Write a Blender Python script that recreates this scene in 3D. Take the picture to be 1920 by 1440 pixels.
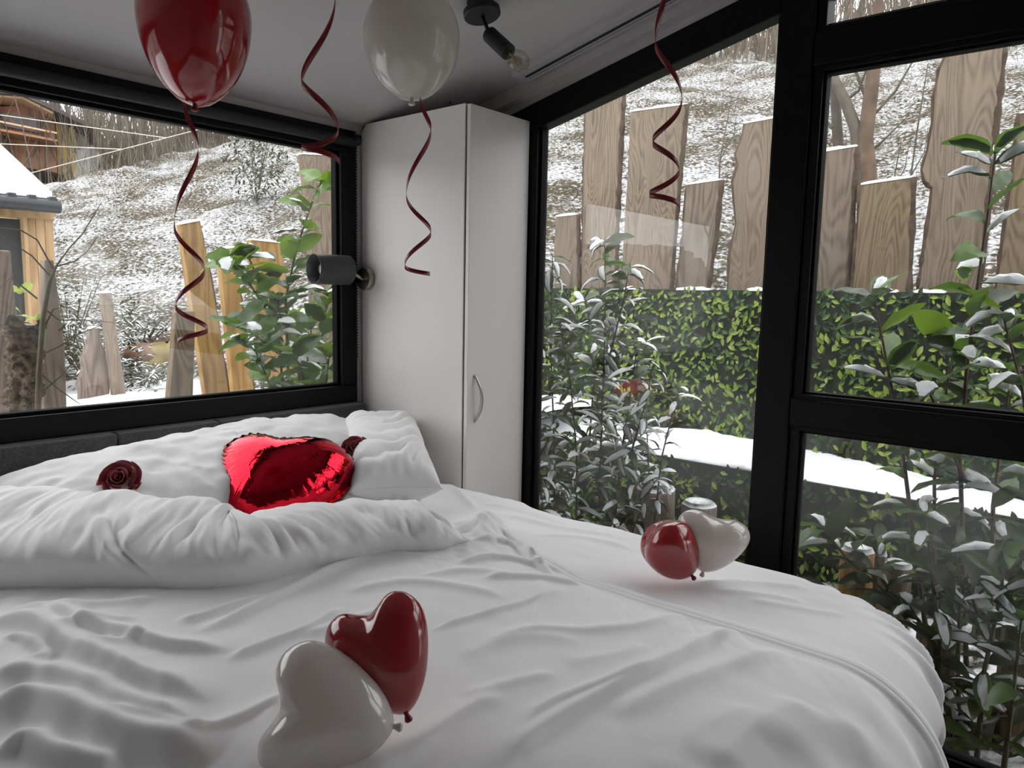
import bpy, bmesh, math, random
import numpy as np
from mathutils import Vector, Matrix

for o in list(bpy.data.objects):
    bpy.data.objects.remove(o, do_unlink=True)
scene = bpy.context.scene
COL = scene.collection

# ------------------------------------------------------------------ camera
YAW, PITCH, ROLL = math.radians(40.240), math.radians(-6.901), math.radians(1.1668)
FPX, CAMZ = 1374.67, 1.40
_F = np.array([math.cos(YAW)*math.cos(PITCH), math.sin(YAW)*math.cos(PITCH), math.sin(PITCH)])
_R0 = np.array([math.sin(YAW), -math.cos(YAW), 0.0])
_U0 = np.cross(_R0, _F)
_R = math.cos(ROLL)*_R0 + math.sin(ROLL)*_U0
_U = -math.sin(ROLL)*_R0 + math.cos(ROLL)*_U0
CAM = np.array([0.0, 0.0, CAMZ])
cam_data = bpy.data.cameras.new('camera')
cam_data.sensor_width = 36.0
cam_data.lens = FPX/1920.0*36.0
cam_data.clip_start = 0.02
cam_data.clip_end = 300
cam = bpy.data.objects.new('camera', cam_data)
COL.objects.link(cam)
cam.matrix_world = Matrix(((_R[0], _U[0], -_F[0], CAM[0]), (_R[1], _U[1], -_F[1], CAM[1]),
                           (_R[2], _U[2], -_F[2], CAM[2]), (0, 0, 0, 1)))
scene.camera = cam

# ------------------------------------------------------------------ sky and exposure (overcast winter day)
world = bpy.data.worlds.new('overcast_sky')
scene.world = world
world.use_nodes = True
_nt = world.node_tree
_bg = _nt.nodes['Background']
_bg.inputs['Color'].default_value = (0.98, 0.985, 1.0, 1)
_bg.inputs['Strength'].default_value = 3.3
scene.view_settings.view_transform = 'Standard'
scene.view_settings.look = 'None'
scene.view_settings.gamma = 1.0
scene.view_settings.use_curve_mapping = False
scene.view_settings.exposure = 0.0
try:
    scene.cycles.max_bounces = 12
    scene.cycles.transparent_max_bounces = 24
    scene.cycles.diffuse_bounces = 6
    scene.cycles.glossy_bounces = 4
    scene.cycles.sample_clamp_indirect = 8.0
    scene.cycles.caustics_reflective = False
    scene.cycles.caustics_refractive = False
except Exception:
    pass

# ------------------------------------------------------------------ helpers
rng = random.Random(7)
nrng = np.random.RandomState(11)

def ray(px, py):
    return _R*((px-960)/FPX) - _U*((py-720)/FPX) + _F

def at(px, py, x=None, y=None, z=None, d=None):
    """the point of a plane x=, y= or z= (metres; z above the floor) or at depth d seen at a photo pixel"""
    r = ray(px, py)
    if x is not None: t = x/r[0]
    elif y is not None: t = y/r[1]
    elif z is not None: t = (z-CAMZ)/r[2]
    else: t = d
    return CAM + t*r

def V(a): return Vector((float(a[0]), float(a[1]), float(a[2])))

def tag(o, label=None, cat=None, group=None, kind=None):
    if label: o['label'] = label
    if cat: o['category'] = cat
    if group: o['group'] = group
    if kind: o['kind'] = kind
    return o

def empty(name, loc=(0, 0, 0), rot=None, parent=None):
    o = bpy.data.objects.new(name, None)
    COL.objects.link(o)
    o.empty_display_size = 0.05
    o.location = loc
    if rot is not None: o.rotation_euler = rot
    if parent: o.parent = parent
    return o

def thing(name, label, cat, loc=(0, 0, 0), group=None, rot=None):
    return tag(empty(name, loc, rot), label, cat, group)

def link(name, me, mat=None, parent=None, smooth=False, mw=None):
    """link a mesh given in WORLD coordinates (or with matrix mw), keeping it in place under its parent"""
    o = bpy.data.objects.new(name, me)
    COL.objects.link(o)
    if mat is not None and not me.materials: me.materials.append(mat)
    if smooth and len(me.polygons):
        me.polygons.foreach_set('use_smooth', [True]*len(me.polygons))
    if mw is not None: o.matrix_basis = mw
    if parent is not None:
        o.parent = parent
        o.matrix_parent_inverse = pinv(parent)
    return o

_PINV = {}
def pinv(p):
    if p.name not in _PINV:
        m = p.matrix_basis.copy()
        q = p
        while q.parent is not None:
            m = q.parent.matrix_basis @ q.matrix_parent_inverse @ m
            q = q.parent
        _PINV[p.name] = m.inverted()
    return _PINV[p.name]

def mesh(name, verts, faces):
    me = bpy.data.meshes.new(name)
    me.from_pydata([tuple(map(float, v)) for v in verts], [], [tuple(int(i) for i in f) for f in faces])
    me.update()
    return me

def np_mesh(name, V_, Q):
    """fast mesh from numpy verts (n,3) and faces (m,k)"""
    V_ = np.asarray(V_, dtype=np.float32); Q = np.asarray(Q, dtype=np.int32)
    me = bpy.data.meshes.new(name)
    k = Q.shape[1]
    me.vertices.add(len(V_)); me.vertices.foreach_set('co', V_.ravel())
    me.loops.add(Q.size); me.loops.foreach_set('vertex_index', Q.ravel())
    me.polygons.add(len(Q))
    me.polygons.foreach_set('loop_start', np.arange(0, Q.size, k, dtype=np.int32))
    me.polygons.foreach_set('loop_total', np.full(len(Q), k, dtype=np.int32))
    me.update(calc_edges=True)
    return me

def grid_faces(nu, nv, closed_u=False, closed_v=False):
    iu = np.arange(nu if closed_u else nu-1); iv = np.arange(nv if closed_v else nv-1)
    I, J = np.meshgrid(iu, iv, indexing='ij')
    I2 = (I+1) % nu; J2 = (J+1) % nv
    return np.stack([I*nv+J, I2*nv+J, I2*nv+J2, I*nv+J2], -1).reshape(-1, 4)

class MB:
    """collects shapes for ONE mesh"""
    def __init__(s): s.v = []; s.f = []
    def add(s, vs, fs):
        b = len(s.v); s.v += [tuple(v) for v in vs]; s.f += [tuple(i+b for i in f) for f in fs]; return s
    def box(s, x0, x1, y0, y1, z0, z1):
        vs = [(x, y, z) for x in (x0, x1) for y in (y0, y1) for z in (z0, z1)]
        return s.add(vs, [(0, 1, 3, 2), (4, 6, 7, 5), (0, 4, 5, 1), (2, 3, 7, 6), (0, 2, 6, 4), (1, 5, 7, 3)])
    def prism(s, poly, axis, a, b):
        """polygon in the two other axes extruded along axis from a to b"""
        def p3(q, t):
            return (t, q[0], q[1]) if axis == 0 else ((q[0], t, q[1]) if axis == 1 else (q[0], q[1], t))
        n = len(poly)
        vs = [p3(q, a) for q in poly]+[p3(q, b) for q in poly]
        fs = [tuple(range(n-1, -1, -1)), tuple(range(n, 2*n))]+[(i, (i+1) % n, n+(i+1) % n, n+i) for i in range(n)]
        return s.add(vs, fs)
    def tube(s, pts, rad, n=8, cap=True):
        pts = [np.array(p, float) for p in pts]; m = len(pts)
        rad = [rad]*m if np.isscalar(rad) else list(rad)
        b = len(s.v); nrm = None
        for i in range(m):
            t = pts[min(i+1, m-1)]-pts[max(i-1, 0)]
            t = t/(np.linalg.norm(t)+1e-12)
            if nrm is None:
                h = np.array([0, 0, 1.]) if abs(t[2]) < .9 else np.array([1., 0, 0])
                nrm = np.cross(t, h)
            nrm = nrm-t*np.dot(nrm, t); nrm /= np.linalg.norm(nrm)+1e-12
            bi = np.cross(t, nrm)
            for k in range(n):
                a = 2*math.pi*k/n
                s.v.append(tuple(pts[i]+rad[i]*(math.cos(a)*nrm+math.sin(a)*bi)))
        for i in range(m-1):
            for k in range(n):
                k2 = (k+1) % n
                s.f.append((b+i*n+k, b+i*n+k2, b+(i+1)*n+k2, b+(i+1)*n+k))
        if cap:
            s.f.append(tuple(b+k for k in range(n-1, -1, -1)))
            s.f.append(tuple(b+(m-1)*n+k for k in range(n)))
        return s
    def lathe(s, prof, origin, axis, n=24):
        """prof: list of (radius, height along axis)"""
        ax = np.array(axis, float); ax /= np.linalg.norm(ax)
        h = np.array([0, 0, 1.]) if abs(ax[2]) < .9 else np.array([1., 0, 0])
        e1 = np.cross(ax, h); e1 /= np.linalg.norm(e1); e2 = np.cross(ax, e1)
        b = len(s.v); o = np.array(origin, float)
        for r, z in prof:
            for k in range(n):
                a = 2*math.pi*k/n
                s.v.append(tuple(o+ax*z+max(r, 1e-5)*(math.cos(a)*e1+math.sin(a)*e2)))
        for i in range(len(prof)-1):
            for k in range(n):
                k2 = (k+1) % n
                s.f.append((b+i*n+k, b+i*n+k2, b+(i+1)*n+k2, b+(i+1)*n+k))
        return s
    def mesh(s, name): return mesh(name, s.v, s.f)
    def build(s, name, mat, parent=None, smooth=False, bevel=0, seg=2, angle=None):
        o = link(name, s.mesh(name), mat, parent, smooth)
        if bevel:
            m = o.modifiers.new('bevel', 'BEVEL'); m.width = bevel; m.segments = seg; m.limit_method = 'ANGLE'
        if angle is not None:
            try: o.data.set_sharp_from_angle(angle=angle)
            except Exception: pass
        return o

# value noise -------------------------------------------------------
_perm = nrng.rand(256, 256)
def vnoise(x, y):
    x = np.asarray(x, float); y = np.asarray(y, float)
    xi = np.floor(x).astype(int); yi = np.floor(y).astype(int)
    fx = x-xi; fy = y-yi
    fx = fx*fx*fx*(fx*(fx*6-15)+10); fy = fy*fy*fy*(fy*(fy*6-15)+10)
    g = lambda i, j: _perm[i & 255, j & 255]
    return ((g(xi, yi)*(1-fx)+g(xi+1, yi)*fx)*(1-fy)+(g(xi, yi+1)*(1-fx)+g(xi+1, yi+1)*fx)*fy)*2-1
def fbm(x, y, oct=4, gain=.5):
    s = 0; a = 1
    for i in range(oct):
        s = s+a*vnoise(x*2**i+i*17.3, y*2**i+i*9.1); a *= gain
    return s

# materials -----------------------------------------------------------
def ramp(nt, fac, stops):
    n = nt.nodes.new('ShaderNodeValToRGB')
    el = n.color_ramp.elements
    while len(el) > len(stops): el.remove(el[-1])
    while len(el) < len(stops): el.new(.5)
    for e, (p, c) in zip(el, stops):
        e.position = p; e.color = (*c, 1) if len(c) == 3 else c
    nt.links.new(fac, n.inputs[0])
    return n.outputs['Color']

def noise(nt, scale, detail=4, rough=.55, vec=None, dist=0):
    n = nt.nodes.new('ShaderNodeTexNoise')
    n.inputs['Scale'].default_value = scale; n.inputs['Detail'].default_value = detail
    n.inputs['Roughness'].default_value = rough; n.inputs['Distortion'].default_value = dist
    if vec is not None: nt.links.new(vec, n.inputs['Vector'])
    return n.outputs['Fac']

def coords(nt, scale=(1, 1, 1), out='Object', rot=(0, 0, 0), loc=(0, 0, 0)):
    tc = nt.nodes.new('ShaderNodeTexCoord'); mp = nt.nodes.new('ShaderNodeMapping')
    mp.inputs['Scale'].default_value = scale; mp.inputs['Rotation'].default_value = rot
    mp.inputs['Location'].default_value = loc
    nt.links.new(tc.outputs[out], mp.inputs['Vector'])
    return mp.outputs['Vector']

def bump(nt, bsdf, h, strength, dist=.01):
    b = nt.nodes.new('ShaderNodeBump'); b.inputs['Strength'].default_value = strength
    b.inputs['Distance'].default_value = dist
    nt.links.new(h, b.inputs['Height']); nt.links.new(b.outputs['Normal'], bsdf.inputs['Normal'])

def mat(name, col, rough=.6, metal=0.0, spec=.5, nscale=None, namt=.12, bscale=None, bamt=.2, bdist=.003, sheen=0, coat=0, sss=0, trans=0, stretch=(1, 1, 1)):
    m = bpy.data.materials.new(name); m.use_nodes = True
    nt = m.node_tree; b = nt.nodes['Principled BSDF']
    b.inputs['Base Color'].default_value = (*col, 1)
    b.inputs['Roughness'].default_value = rough; b.inputs['Metallic'].default_value = metal
    b.inputs['Specular IOR Level'].default_value = spec
    if sheen: b.inputs['Sheen Weight'].default_value = sheen
    if coat: b.inputs['Coat Weight'].default_value = coat
    if trans: b.inputs['Transmission Weight'].default_value = trans
    if sss:
        b.inputs['Subsurface Weight'].default_value = sss
        b.inputs['Subsurface Radius'].default_value = (.02, .02, .02)
    if nscale:
        v = coords(nt, stretch)
        f = noise(nt, nscale, 5, .6, v)
        c = ramp(nt, f, [(.3, tuple(x*(1-namt) for x in col)), (.7, tuple(min(1, x*(1+namt)) for x in col))])
        nt.links.new(c, b.inputs['Base Color'])
    if bscale:
        v = coords(nt, stretch)
        bump(nt, b, noise(nt, bscale, 3, .5, v), bamt, bdist)
    return m
# ------------------------------------------------------------------ room shell
XG, YH = 2.358, 2.559            # inner faces of the glass wall and of the headboard wall
XL, YR = -1.35, -1.9             # left wall and rear wall
SL = 0.235                       # roof pitch
def zc(y): return CAMZ + 0.69 + SL*(YH-y)      # ceiling
def zf(y): return CAMZ + 0.607 + SL*(YH-y)     # top of the black frame on the glass wall

M_white = mat('white_plaster', (.48, .465, .46), .75, nscale=3, namt=.03, bscale=60, bamt=.05)
M_black = mat('black_window_frame', (.004, .004, .0045), .45, spec=.18, nscale=40, namt=.2, bscale=300, bamt=.03)
M_bead = mat('dark_grey_gasket', (.006, .006, .006), .6, spec=.08, nscale=30)
M_floor = bpy.data.materials.new('dark_wood_floor'); M_floor.use_nodes = True
_n = M_floor.node_tree; _b = _n.nodes['Principled BSDF']; _b.inputs['Roughness'].default_value = .5
_n.links.new(ramp(_n, noise(_n, 5, 6, .6, coords(_n, (1, 12, 1))), [(.3, (.10, .065, .04)), (.7, (.2, .135, .085))]), _b.inputs['Base Color'])

def glass_mat(name, f0, tint=(.93, .95, .94), film=0):
    m = bpy.data.materials.new(name); m.use_nodes = True
    nt = m.node_tree; nt.nodes.remove(nt.nodes['Principled BSDF'])
    out = nt.nodes['Material Output']
    tr = nt.nodes.new('ShaderNodeBsdfTransparent'); tr.inputs[0].default_value = (*tint, 1)
    gl = nt.nodes.new('ShaderNodeBsdfGlossy'); gl.inputs['Roughness'].default_value = 0.0
    lw = nt.nodes.new('ShaderNodeLayerWeight'); lw.inputs['Blend'].default_value = .5
    p = nt.nodes.new('ShaderNodeMath'); p.operation = 'POWER'; p.inputs[1].default_value = 5
    nt.links.new(lw.outputs['Facing'], p.inputs[0])
    ma = nt.nodes.new('ShaderNodeMath'); ma.operation = 'MULTIPLY_ADD'
    ma.inputs[1].default_value = 1-f0; ma.inputs[2].default_value = f0
    nt.links.new(p.outputs[0], ma.inputs[0])
    mx = nt.nodes.new('ShaderNodeMixShader')
    nt.links.new(ma.outputs[0], mx.inputs[0]); nt.links.new(tr.outputs[0], mx.inputs[1]); nt.links.new(gl.outputs[0], mx.inputs[2])
    last = mx
    if film:      # thin uneven film of dirt and breath on the pane
        tl = nt.nodes.new('ShaderNodeBsdfTranslucent'); tl.inputs[0].default_value = (.8, .85, .85, 1)
        nz = noise(nt, 2.2, 3, .55, coords(nt)); rp = ramp(nt, nz, [(.42, (0, 0, 0)), (.72, (film*3, film*3, film*3))])
        m2 = nt.nodes.new('ShaderNodeMixShader'); nt.links.new(rp, m2.inputs[0]); nt.links.new(mx.outputs[0], m2.inputs[1]); nt.links.new(tl.outputs[0], m2.inputs[2]); last = m2
    nt.links.new(last.outputs[0], out.inputs['Surface'])
    return m
M_glass = glass_mat('window_glass', .042, (.985, .99, .988), film=.006)

def struct(o): o['kind'] = 'structure'; return o

struct(MB().box(XL-.1, XG+.12, YR-.1, YH+.1, -.12, 0).build('floor', M_floor))
_c = [(YH+.1, zc(YH+.1)), (YR-.1, zc(YR-.1)), (YR-.1, zc(YR-.1)+.15), (YH+.1, zc(YH+.1)+.15)]
struct(MB().prism(_c, 0, XL-.1, XG+.12).build('ceiling', M_white))
# headboard wall: below and above the window, and the stub beyond it
W1 = dict(x0=-.75, x1=1.975, z0=CAMZ-.472, z1=CAMZ+.663)       # outer frame of the headboard window
_w = MB().box(XL-.1, XG+.12, YH, YH+.1, 0, W1['z0']).box(XL-.1, XG+.12, YH, YH+.1, W1['z1'], CAMZ+.74)
_w.box(XL-.1, W1['x0'], YH, YH+.1, W1['z0'], W1['z1']).box(W1['x1'], XG+.12, YH, YH+.1, W1['z0'], W1['z1'])
struct(_w.build('wall_back', M_white))
_poly = [(YR-.1, 0), (YH+.1, 0), (YH+.1, zc(YH+.1)), (YR-.1, zc(YR-.1))]
_w = MB().prism(_poly, 0, XL-.1, XL)
struct(_w.build('wall_left', M_white))
_w = MB().box(XL-.1, XG+.12, YR-.1, YR, 0, zc(YR))
struct(_w.build('wall_rear', M_white))
# glass wall: dark sill and the white strip above the black frames
struct(MB().box(XG, XG+.10, YR, YH, 0, .055).build('wall_right', M_black))
_t = MB().prism([(YR, zf(YR)), (YH, zf(YH)), (YH, zc(YH)), (YR, zc(YR))], 0, XG-.0, XG+.12)
_t.prism([(YR, zf(YR)+.028), (YH, zf(YH)+.028), (YH, zc(YH)), (YR, zc(YR))], 0, XG-.045, XG)
struct(_t.build('trim_1', M_white))

def pane_box(name, parent, verts8):
    return link(name, mesh(name, verts8, [(0, 1, 2, 3), (7, 6, 5, 4), (0, 4, 5, 1), (1, 5, 6, 2), (2, 6, 7, 3), (3, 7, 4, 0)]), M_glass, parent)

# ---- window_1: the long window over the headboard
w1 = struct(empty('window_1', (.6, YH, W1['z0'])))
PX0, PX1, PZ0, PZ1 = W1['x0']+.09, 1.884, CAMZ-.385, CAMZ+.560
Y0, Y1 = YH-.012, YH+.055
_f = MB().box(W1['x0'], W1['x1'], Y0, Y1, PZ1+.012, W1['z1']).box(W1['x0'], W1['x1'], Y0, Y1, W1['z0'], PZ0-.012)
_f.box(W1['x0'], PX0-.012, Y0, Y1, PZ0-.012, PZ1+.012).box(PX1+.012, W1['x1'], Y0, Y1, PZ0-.012, PZ1+.012)
_f.build('frame', M_black, w1, bevel=.004)
_g = MB()
for (a, b, c, d) in ((PX0-.012, PX1+.012, PZ1, PZ1+.012), (PX0-.012, PX1+.012, PZ0-.012, PZ0), (PX0-.012, PX0, PZ0, PZ1), (PX1, PX1+.012, PZ0, PZ1)):
    _g.box(a, b, Y0+.02, Y1-.012, c, d)
_g.build('gasket', M_bead, w1, bevel=.003)
MB().box(PX0-.005, PX1+.005, YH+.026, YH+.034, PZ0-.005, PZ1+.005).build('pane', M_glass, w1)

# ---- glass wall windows
XF0, XF1 = XG-.006, XG+.062
def frame_poly(mb, yz, x0=XF0, x1=XF1): mb.prism(yz, 0, x0, x1)
def zpan(y): return CAMZ + .662 + SL*(1.881-y)       # upper edge of the raked panes
YP0, YP1 = .930, .820        # main post
ZT0, ZT1 = CAMZ+.700, CAMZ+.812
ZM0, ZM1 = CAMZ-.4025, CAMZ-.302
ZB = .075
# window_2: tall raked pane beside the wardrobe
w2 = struct(empty('window_2', (XG, 1.4, 0)))
_m = MB().box(XF0, XF1, 1.884, YH-.02, .05, zpan(1.884)).box(XF0, XF1, YP0, 1.884, .05, ZB)
frame_poly(_m, [(YP0, zpan(YP0)), (YH-.02, zpan(YH-.02)), (YH-.02, zf(YH-.02)), (YP0, zf(YP0))])
_m.build('frame', M_black, w2, bevel=.004)
link('pane', mesh('pane', [(x, y, z) for x in (XG+.026, XG+.034) for (y, z) in ((YP0-.01, ZB-.01), (1.894, ZB-.01), (1.894, zpan(1.894)+.01), (YP0-.01, zpan(YP0-.01)+.01))],
     [(0, 1, 2, 3), (7, 6, 5, 4), (0, 4, 5, 1), (1, 5, 6, 2), (2, 6, 7, 3), (3, 7, 4, 0)]), M_glass, w2)
_g = MB()
_g.box(XG+.012, XG+.05, 1.872, 1.886, ZB, zpan(1.884)).box(XG+.012, XG+.05, YP0-.002, YP0+.012, ZB, zpan(YP0))
_g.build('gasket', M_bead, w2)
# post between the bays
struct(MB().prism([(YP1, .05), (YP0, .05), (YP0, zf(YP0)), (YP1, zf(YP1))], 0, XF0-.008, XF1+.01).build('trim_2', M_black, bevel=.004))
# right bay: three panes one above the other
YE = -.60
def bay(idx, y0, y1, rows, top_rake):
    for k, (za, zb) in enumerate(rows):
        w = struct(empty('window_%d' % (idx+k), (XG, (y0+y1)/2, za)))
        raked = (zb is None)
        s = .030
        mbb = MB(); g = MB()
        if not raked:
            mbb.box(XF0+.004, XF1, y0, y1, za-.02, za+s*.3).box(XF0+.004, XF1, y0, y1, zb-s*.3, zb+.02)
            mbb.box(XF0+.004, XF1, y1-s, y1, za, zb).box(XF0+.004, XF1, y0, y0+s, za, zb)
            g.box(XG+.012, XG+.05, y0+s, y1-s, za+.009, za+.016).box(XG+.012, XG+.05, y0+s, y1-s, zb-.016, zb-.009)
            g.box(XG+.012, XG+.05, y1-s-.008, y1-s, za+.009, zb-.009)
            MB().box(XG+.026, XG+.034, y0+s*.5, y1-s*.5, za, zb).build('pane', M_glass, w)
        else:
            mbb.box(XF0+.004, XF1, y0, y1, za-.02, za+s*.3).box(XF0+.004, XF1, y1-s, y1, za, zpan(y1)).box(XF0+.004, XF1, y0, y0+s, za, zpan(y0))
            mbb.prism([(y0, zpan(y0)-.01), (y1, zpan(y1)-.01), (y1, zf(y1)), (y0, zf(y0))], 0, XF0+.004, XF1)
            g.box(XG+.012, XG+.05, y0+s, y1-s, za+.009, za+.016)
            link('pane', mesh('pane', [(x, y, z) for x in (XG+.026, XG+.034) for (y, z) in ((y0+.01, za), (y1-.01, za), (y1-.01, zpan(y1)), (y0+.01, zpan(y0)))],
                 [(0, 1, 2, 3), (7, 6, 5, 4), (0, 4, 5, 1), (1, 5, 6, 2), (2, 6, 7, 3), (3, 7, 4, 0)]), M_glass, w)
        mbb.build('frame', M_black, w, bevel=.003)
        g.build('gasket', M_bead, w)
bay(3, YE, YP1, [(ZB, ZM0), (ZM1, ZT0), (ZT1, None)], True)
struct(MB().box(XF0-.006, XF1+.005, YE, YP1, ZM0+.005, ZM1-.005).build('trim_3', M_black, bevel=.006))
struct(MB().box(XF0-.006, XF1+.005, YE, YP1, ZT0+.005, ZT1-.005).build('trim_4', M_black, bevel=.006))
struct(MB().prism([(YE-.11, .05), (YE, .05), (YE, zf(YE)), (YE-.11, zf(YE-.11))], 0, XF0-.008, XF1+.01).build('trim_5', M_black, bevel=.004))
w6 = struct(empty('window_6', (XG, -1.3, 0)))
_m = MB().box(XF0, XF1, YR, YE-.11, .05, ZB)
frame_poly(_m, [(YR, zpan(YR)), (YE-.11, zpan(YE-.11)), (YE-.11, zf(YE-.11)), (YR, zf(YR))])
_m.build('frame', M_black, w6)
link('pane', mesh('pane', [(x, y, z) for x in (XG+.026, XG+.034) for (y, z) in ((YR, ZB), (YE-.11, ZB), (YE-.11, zpan(YE-.11)), (YR, zpan(YR)))],
     [(0, 1, 2, 3), (7, 6, 5, 4), (0, 4, 5, 1), (1, 5, 6, 2), (2, 6, 7, 3), (3, 7, 4, 0)]), M_glass, w6)
# ------------------------------------------------------------------ fixed furniture
M_lac = mat('white_melamine', (.82, .79, .76), .42, nscale=2, namt=.015)
M_gap = mat('dark_gap', (.03, .03, .03), .8, nscale=20)
M_steel = mat('brushed_steel', (.55, .54, .52), .28, metal=1, nscale=80, namt=.08, stretch=(1, 1, 8))
M_nickel = mat('satin_nickel', (.48, .43, .37), .3, metal=1, nscale=60, namt=.06)
M_hb = mat('charcoal_linen', (.075, .075, .077), .85, nscale=160, namt=.45, bscale=420, bamt=.4, bdist=.002, sheen=.3)
M_shade = mat('dark_grey_shade', (.055, .056, .06), .5, nscale=30, namt=.08)
M_shade_in = mat('grey_shade_lining', (.16, .16, .165), .6, nscale=30, namt=.05)
M_bmetal = mat('matt_black_metal', (.008, .008, .008), .5, nscale=50)

# wardrobe
WX, WY, WT = 2.0, 1.943, CAMZ+.694
wd = thing('wardrobe', 'tall narrow white wardrobe standing in the corner between the windows', 'wardrobe', (2.17, 2.25, 0))
MB().prism([(WY, 0), (2.545, 0), (2.545, WT-.03), (2.515, WT-.001), (2.5, WT), (WY, WT)], 0, WX, 2.345).build('body', M_lac, wd, bevel=.0015)
_dr = MB().box(WX+.004, 2.345, WY-.024, WY-.006, .05, WT-.004).build('door', M_lac, wd, bevel=.0015)
MB().box(WX+.006, 2.34, WY-.0062, WY, .05, WT-.01).build('door_gap', M_gap, wd)
_h0 = at(889, 703, y=WY-.024); _h1 = at(890, 791, y=WY-.024)
_pts = []; _rad = []
for i in range(17):
    t = i/16; p = _h0*(1-t)+_h1*t
    p = p+np.array([.0, -.028, 0])*math.sin(math.pi*t)**.8
    p = p+np.array([.012, 0, 0])*math.sin(math.pi*t)
    _pts.append(p); _rad.append(.0042+.0022*math.sin(math.pi*t))
MB().tube(_pts, _rad, 10).build('handle', M_steel, _dr, smooth=True)
for px, py in ((676, 229), (844, 192)):
    p = at(px, py, x=WX)
    MB().lathe([(0, -.0015), (.004, -.001), (.0045, .002)], p, (-1, 0, 0), 10).build('screw_hole', M_gap, wd)

# headboard: upholstered panels side by side
hb = thing('headboard', 'low charcoal fabric headboard of upholstered panels under the long window', 'headboard', (.9, 2.52, .4))
HY0, HY1 = 2.497, 2.556
_s2 = at(413, 800, y=HY0)[0]; _s1 = at(222, 830, y=HY0)[0]
_pw = _s2-_s1
_edges = [_s1-3*_pw, _s1-2*_pw, _s1-_pw, _s1, _s2, 1.985]
for a, b in zip(_edges[:-1], _edges[1:]):
    MB().box(a+.0015, b-.0015, HY0, HY1, .25, CAMZ-.474).build('panel', M_hb, hb, bevel=.009, seg=3, smooth=True)

# roller blind housing over the long window with its end cap and bead chain
rb = thing('roller_blind', 'black roller blind rolled up along the top of the long window', 'blind', (.7, 2.53, CAMZ+.6))
MB().tube([(-.7, YH-.028, CAMZ+.612), (1.955, YH-.028, CAMZ+.612)], .020, 16).build('roller', M_bmetal, rb, smooth=True, angle=.6)
_p = at(668, 262, y=YH-.03)
MB().lathe([(0, 0), (.021, 0), (.024, .004), (.024, .03), (.02, .034), (0, .034)], (_p[0]-.02, YH-.03, _p[2]), (1, 0, 0), 20).build('end_cap', M_bmetal, rb, smooth=True, angle=.6)
_b = MB()
for i in range(70):
    z = CAMZ+.59-i*.0125
    _b.lathe([(0, -.004), (.0032, -.002), (.0032, .002), (0, .004)], (1.958, YH-.034, z), (0, 0, 1), 5)
_b.build('bead_chain', M_bmetal, rb)['kind'] = 'stuff'

# curtain rail on the ceiling along the glass wall
cr = thing('curtain_rail', 'white ceiling curtain rail with a black double slot along the glass wall', 'curtain rail', (2.27, 0, zc(0)))
def rake(x0, x1, y0, y1, d0, d1):
    return MB().prism([(y0, zc(y0)-d1), (y1, zc(y1)-d1), (y1, zc(y1)-d0), (y0, zc(y0)-d0)], 0, x0, x1)
_pa = 1.90
rake(2.205, 2.305, -1.8, _pa, -.003, .020).build('profile', M_white, cr, bevel=.002)
rake(2.262, 2.268, -1.79, _pa-.03, .0205, .026).build('lip', M_white, cr)
rake(2.248, 2.262, -1.79, _pa-.03, .018, .0225).build('slot', M_gap, cr)
rake(2.268, 2.278, -1.79, _pa-.03, .018, .0225).build('slot', M_gap, cr)

# wall lamp on the wardrobe's side
pl = at(690, 523, x=WX)
wl = thing('wall_lamp', 'grey cylinder spotlight on a nickel disc fixed to the wardrobe side', 'lamp', pl)
MB().lathe([(0, 0), (.046, 0), (.048, .003), (.048, .024), (.045, .028), (0, .028)], pl, (-1, 0, 0), 32).build('wall_plate', M_nickel, wl, smooth=True, angle=.6)
_sc0 = at(655, 507, x=WX-.085); _sc1 = at(606, 506, x=WX-.205)
MB().tube([pl+np.array([-.028, 0, 0]), pl+np.array([-.05, -.004, .006]), _sc0], .007, 10).build('arm', M_nickel, wl, smooth=True)
_ax = _sc1-_sc0; _ln = np.linalg.norm(_ax); _ax = _ax/_ln
_ax = np.array([-.99, .10, .0]); _ax /= np.linalg.norm(_ax)
SR = .061
_sh = MB().lathe([(0, 0), (SR*.9, 0), (SR, .006), (SR, .165), (SR-.002, .165)], _sc0, _ax, 40).build('shade', M_shade, wl, smooth=True, angle=.6)
MB().lathe([(SR-.002, .165), (SR-.004, .02), (0, .018)], _sc0, _ax, 40).build('lining', M_shade_in, _sh, smooth=True, angle=.6)
MB().lathe([(0, .02), (.02, .022), (.026, .07), (.026, .125), (.018, .132), (.016, .128), (0, .126)], _sc0, _ax, 20).build('spot_bulb', mat('frosted_bulb', (.6, .6, .62), .15, nscale=20, namt=.1), wl, smooth=True, angle=.7)

# ceiling lamp with a bare bulb
def onceil(px, py, drop=0):
    r = ray(px, py); k = CAMZ+.69+SL*YH-drop
    t = (k-CAMZ)/(r[2]+SL*r[1])
    return CAM+t*r
_nc = np.array([0, -SL, -1.0]); _nc /= np.linalg.norm(_nc)
lb = onceil(900, 2)
cl = thing('ceiling_lamp', 'small matt black ceiling lamp with a bare clear bulb pointing sideways', 'lamp', lb)
MB().lathe([(.042, 0), (.042, .028), (.058, .030), (.058, .046), (.055, .049), (0, .05)], lb, _nc, 32).build('canopy', M_bmetal, cl, smooth=True, angle=.5)
_j0 = lb+_nc*.05+np.array([.0, 0, 0]); _dep = np.dot(_j0-CAM, _F)
_j1 = at(919, 66, d=_dep); _s1p = at(949, 94, d=_dep-.045); _b1 = at(985, 112, d=_dep-.10)
MB().tube([lb+_nc*.045, at(912, 50, d=_dep), _j1], .006, 8).build('arm', M_bmetal, cl, smooth=True)
_sax = _s1p-_j1; _sl = np.linalg.norm(_sax); _sax /= _sl
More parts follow.
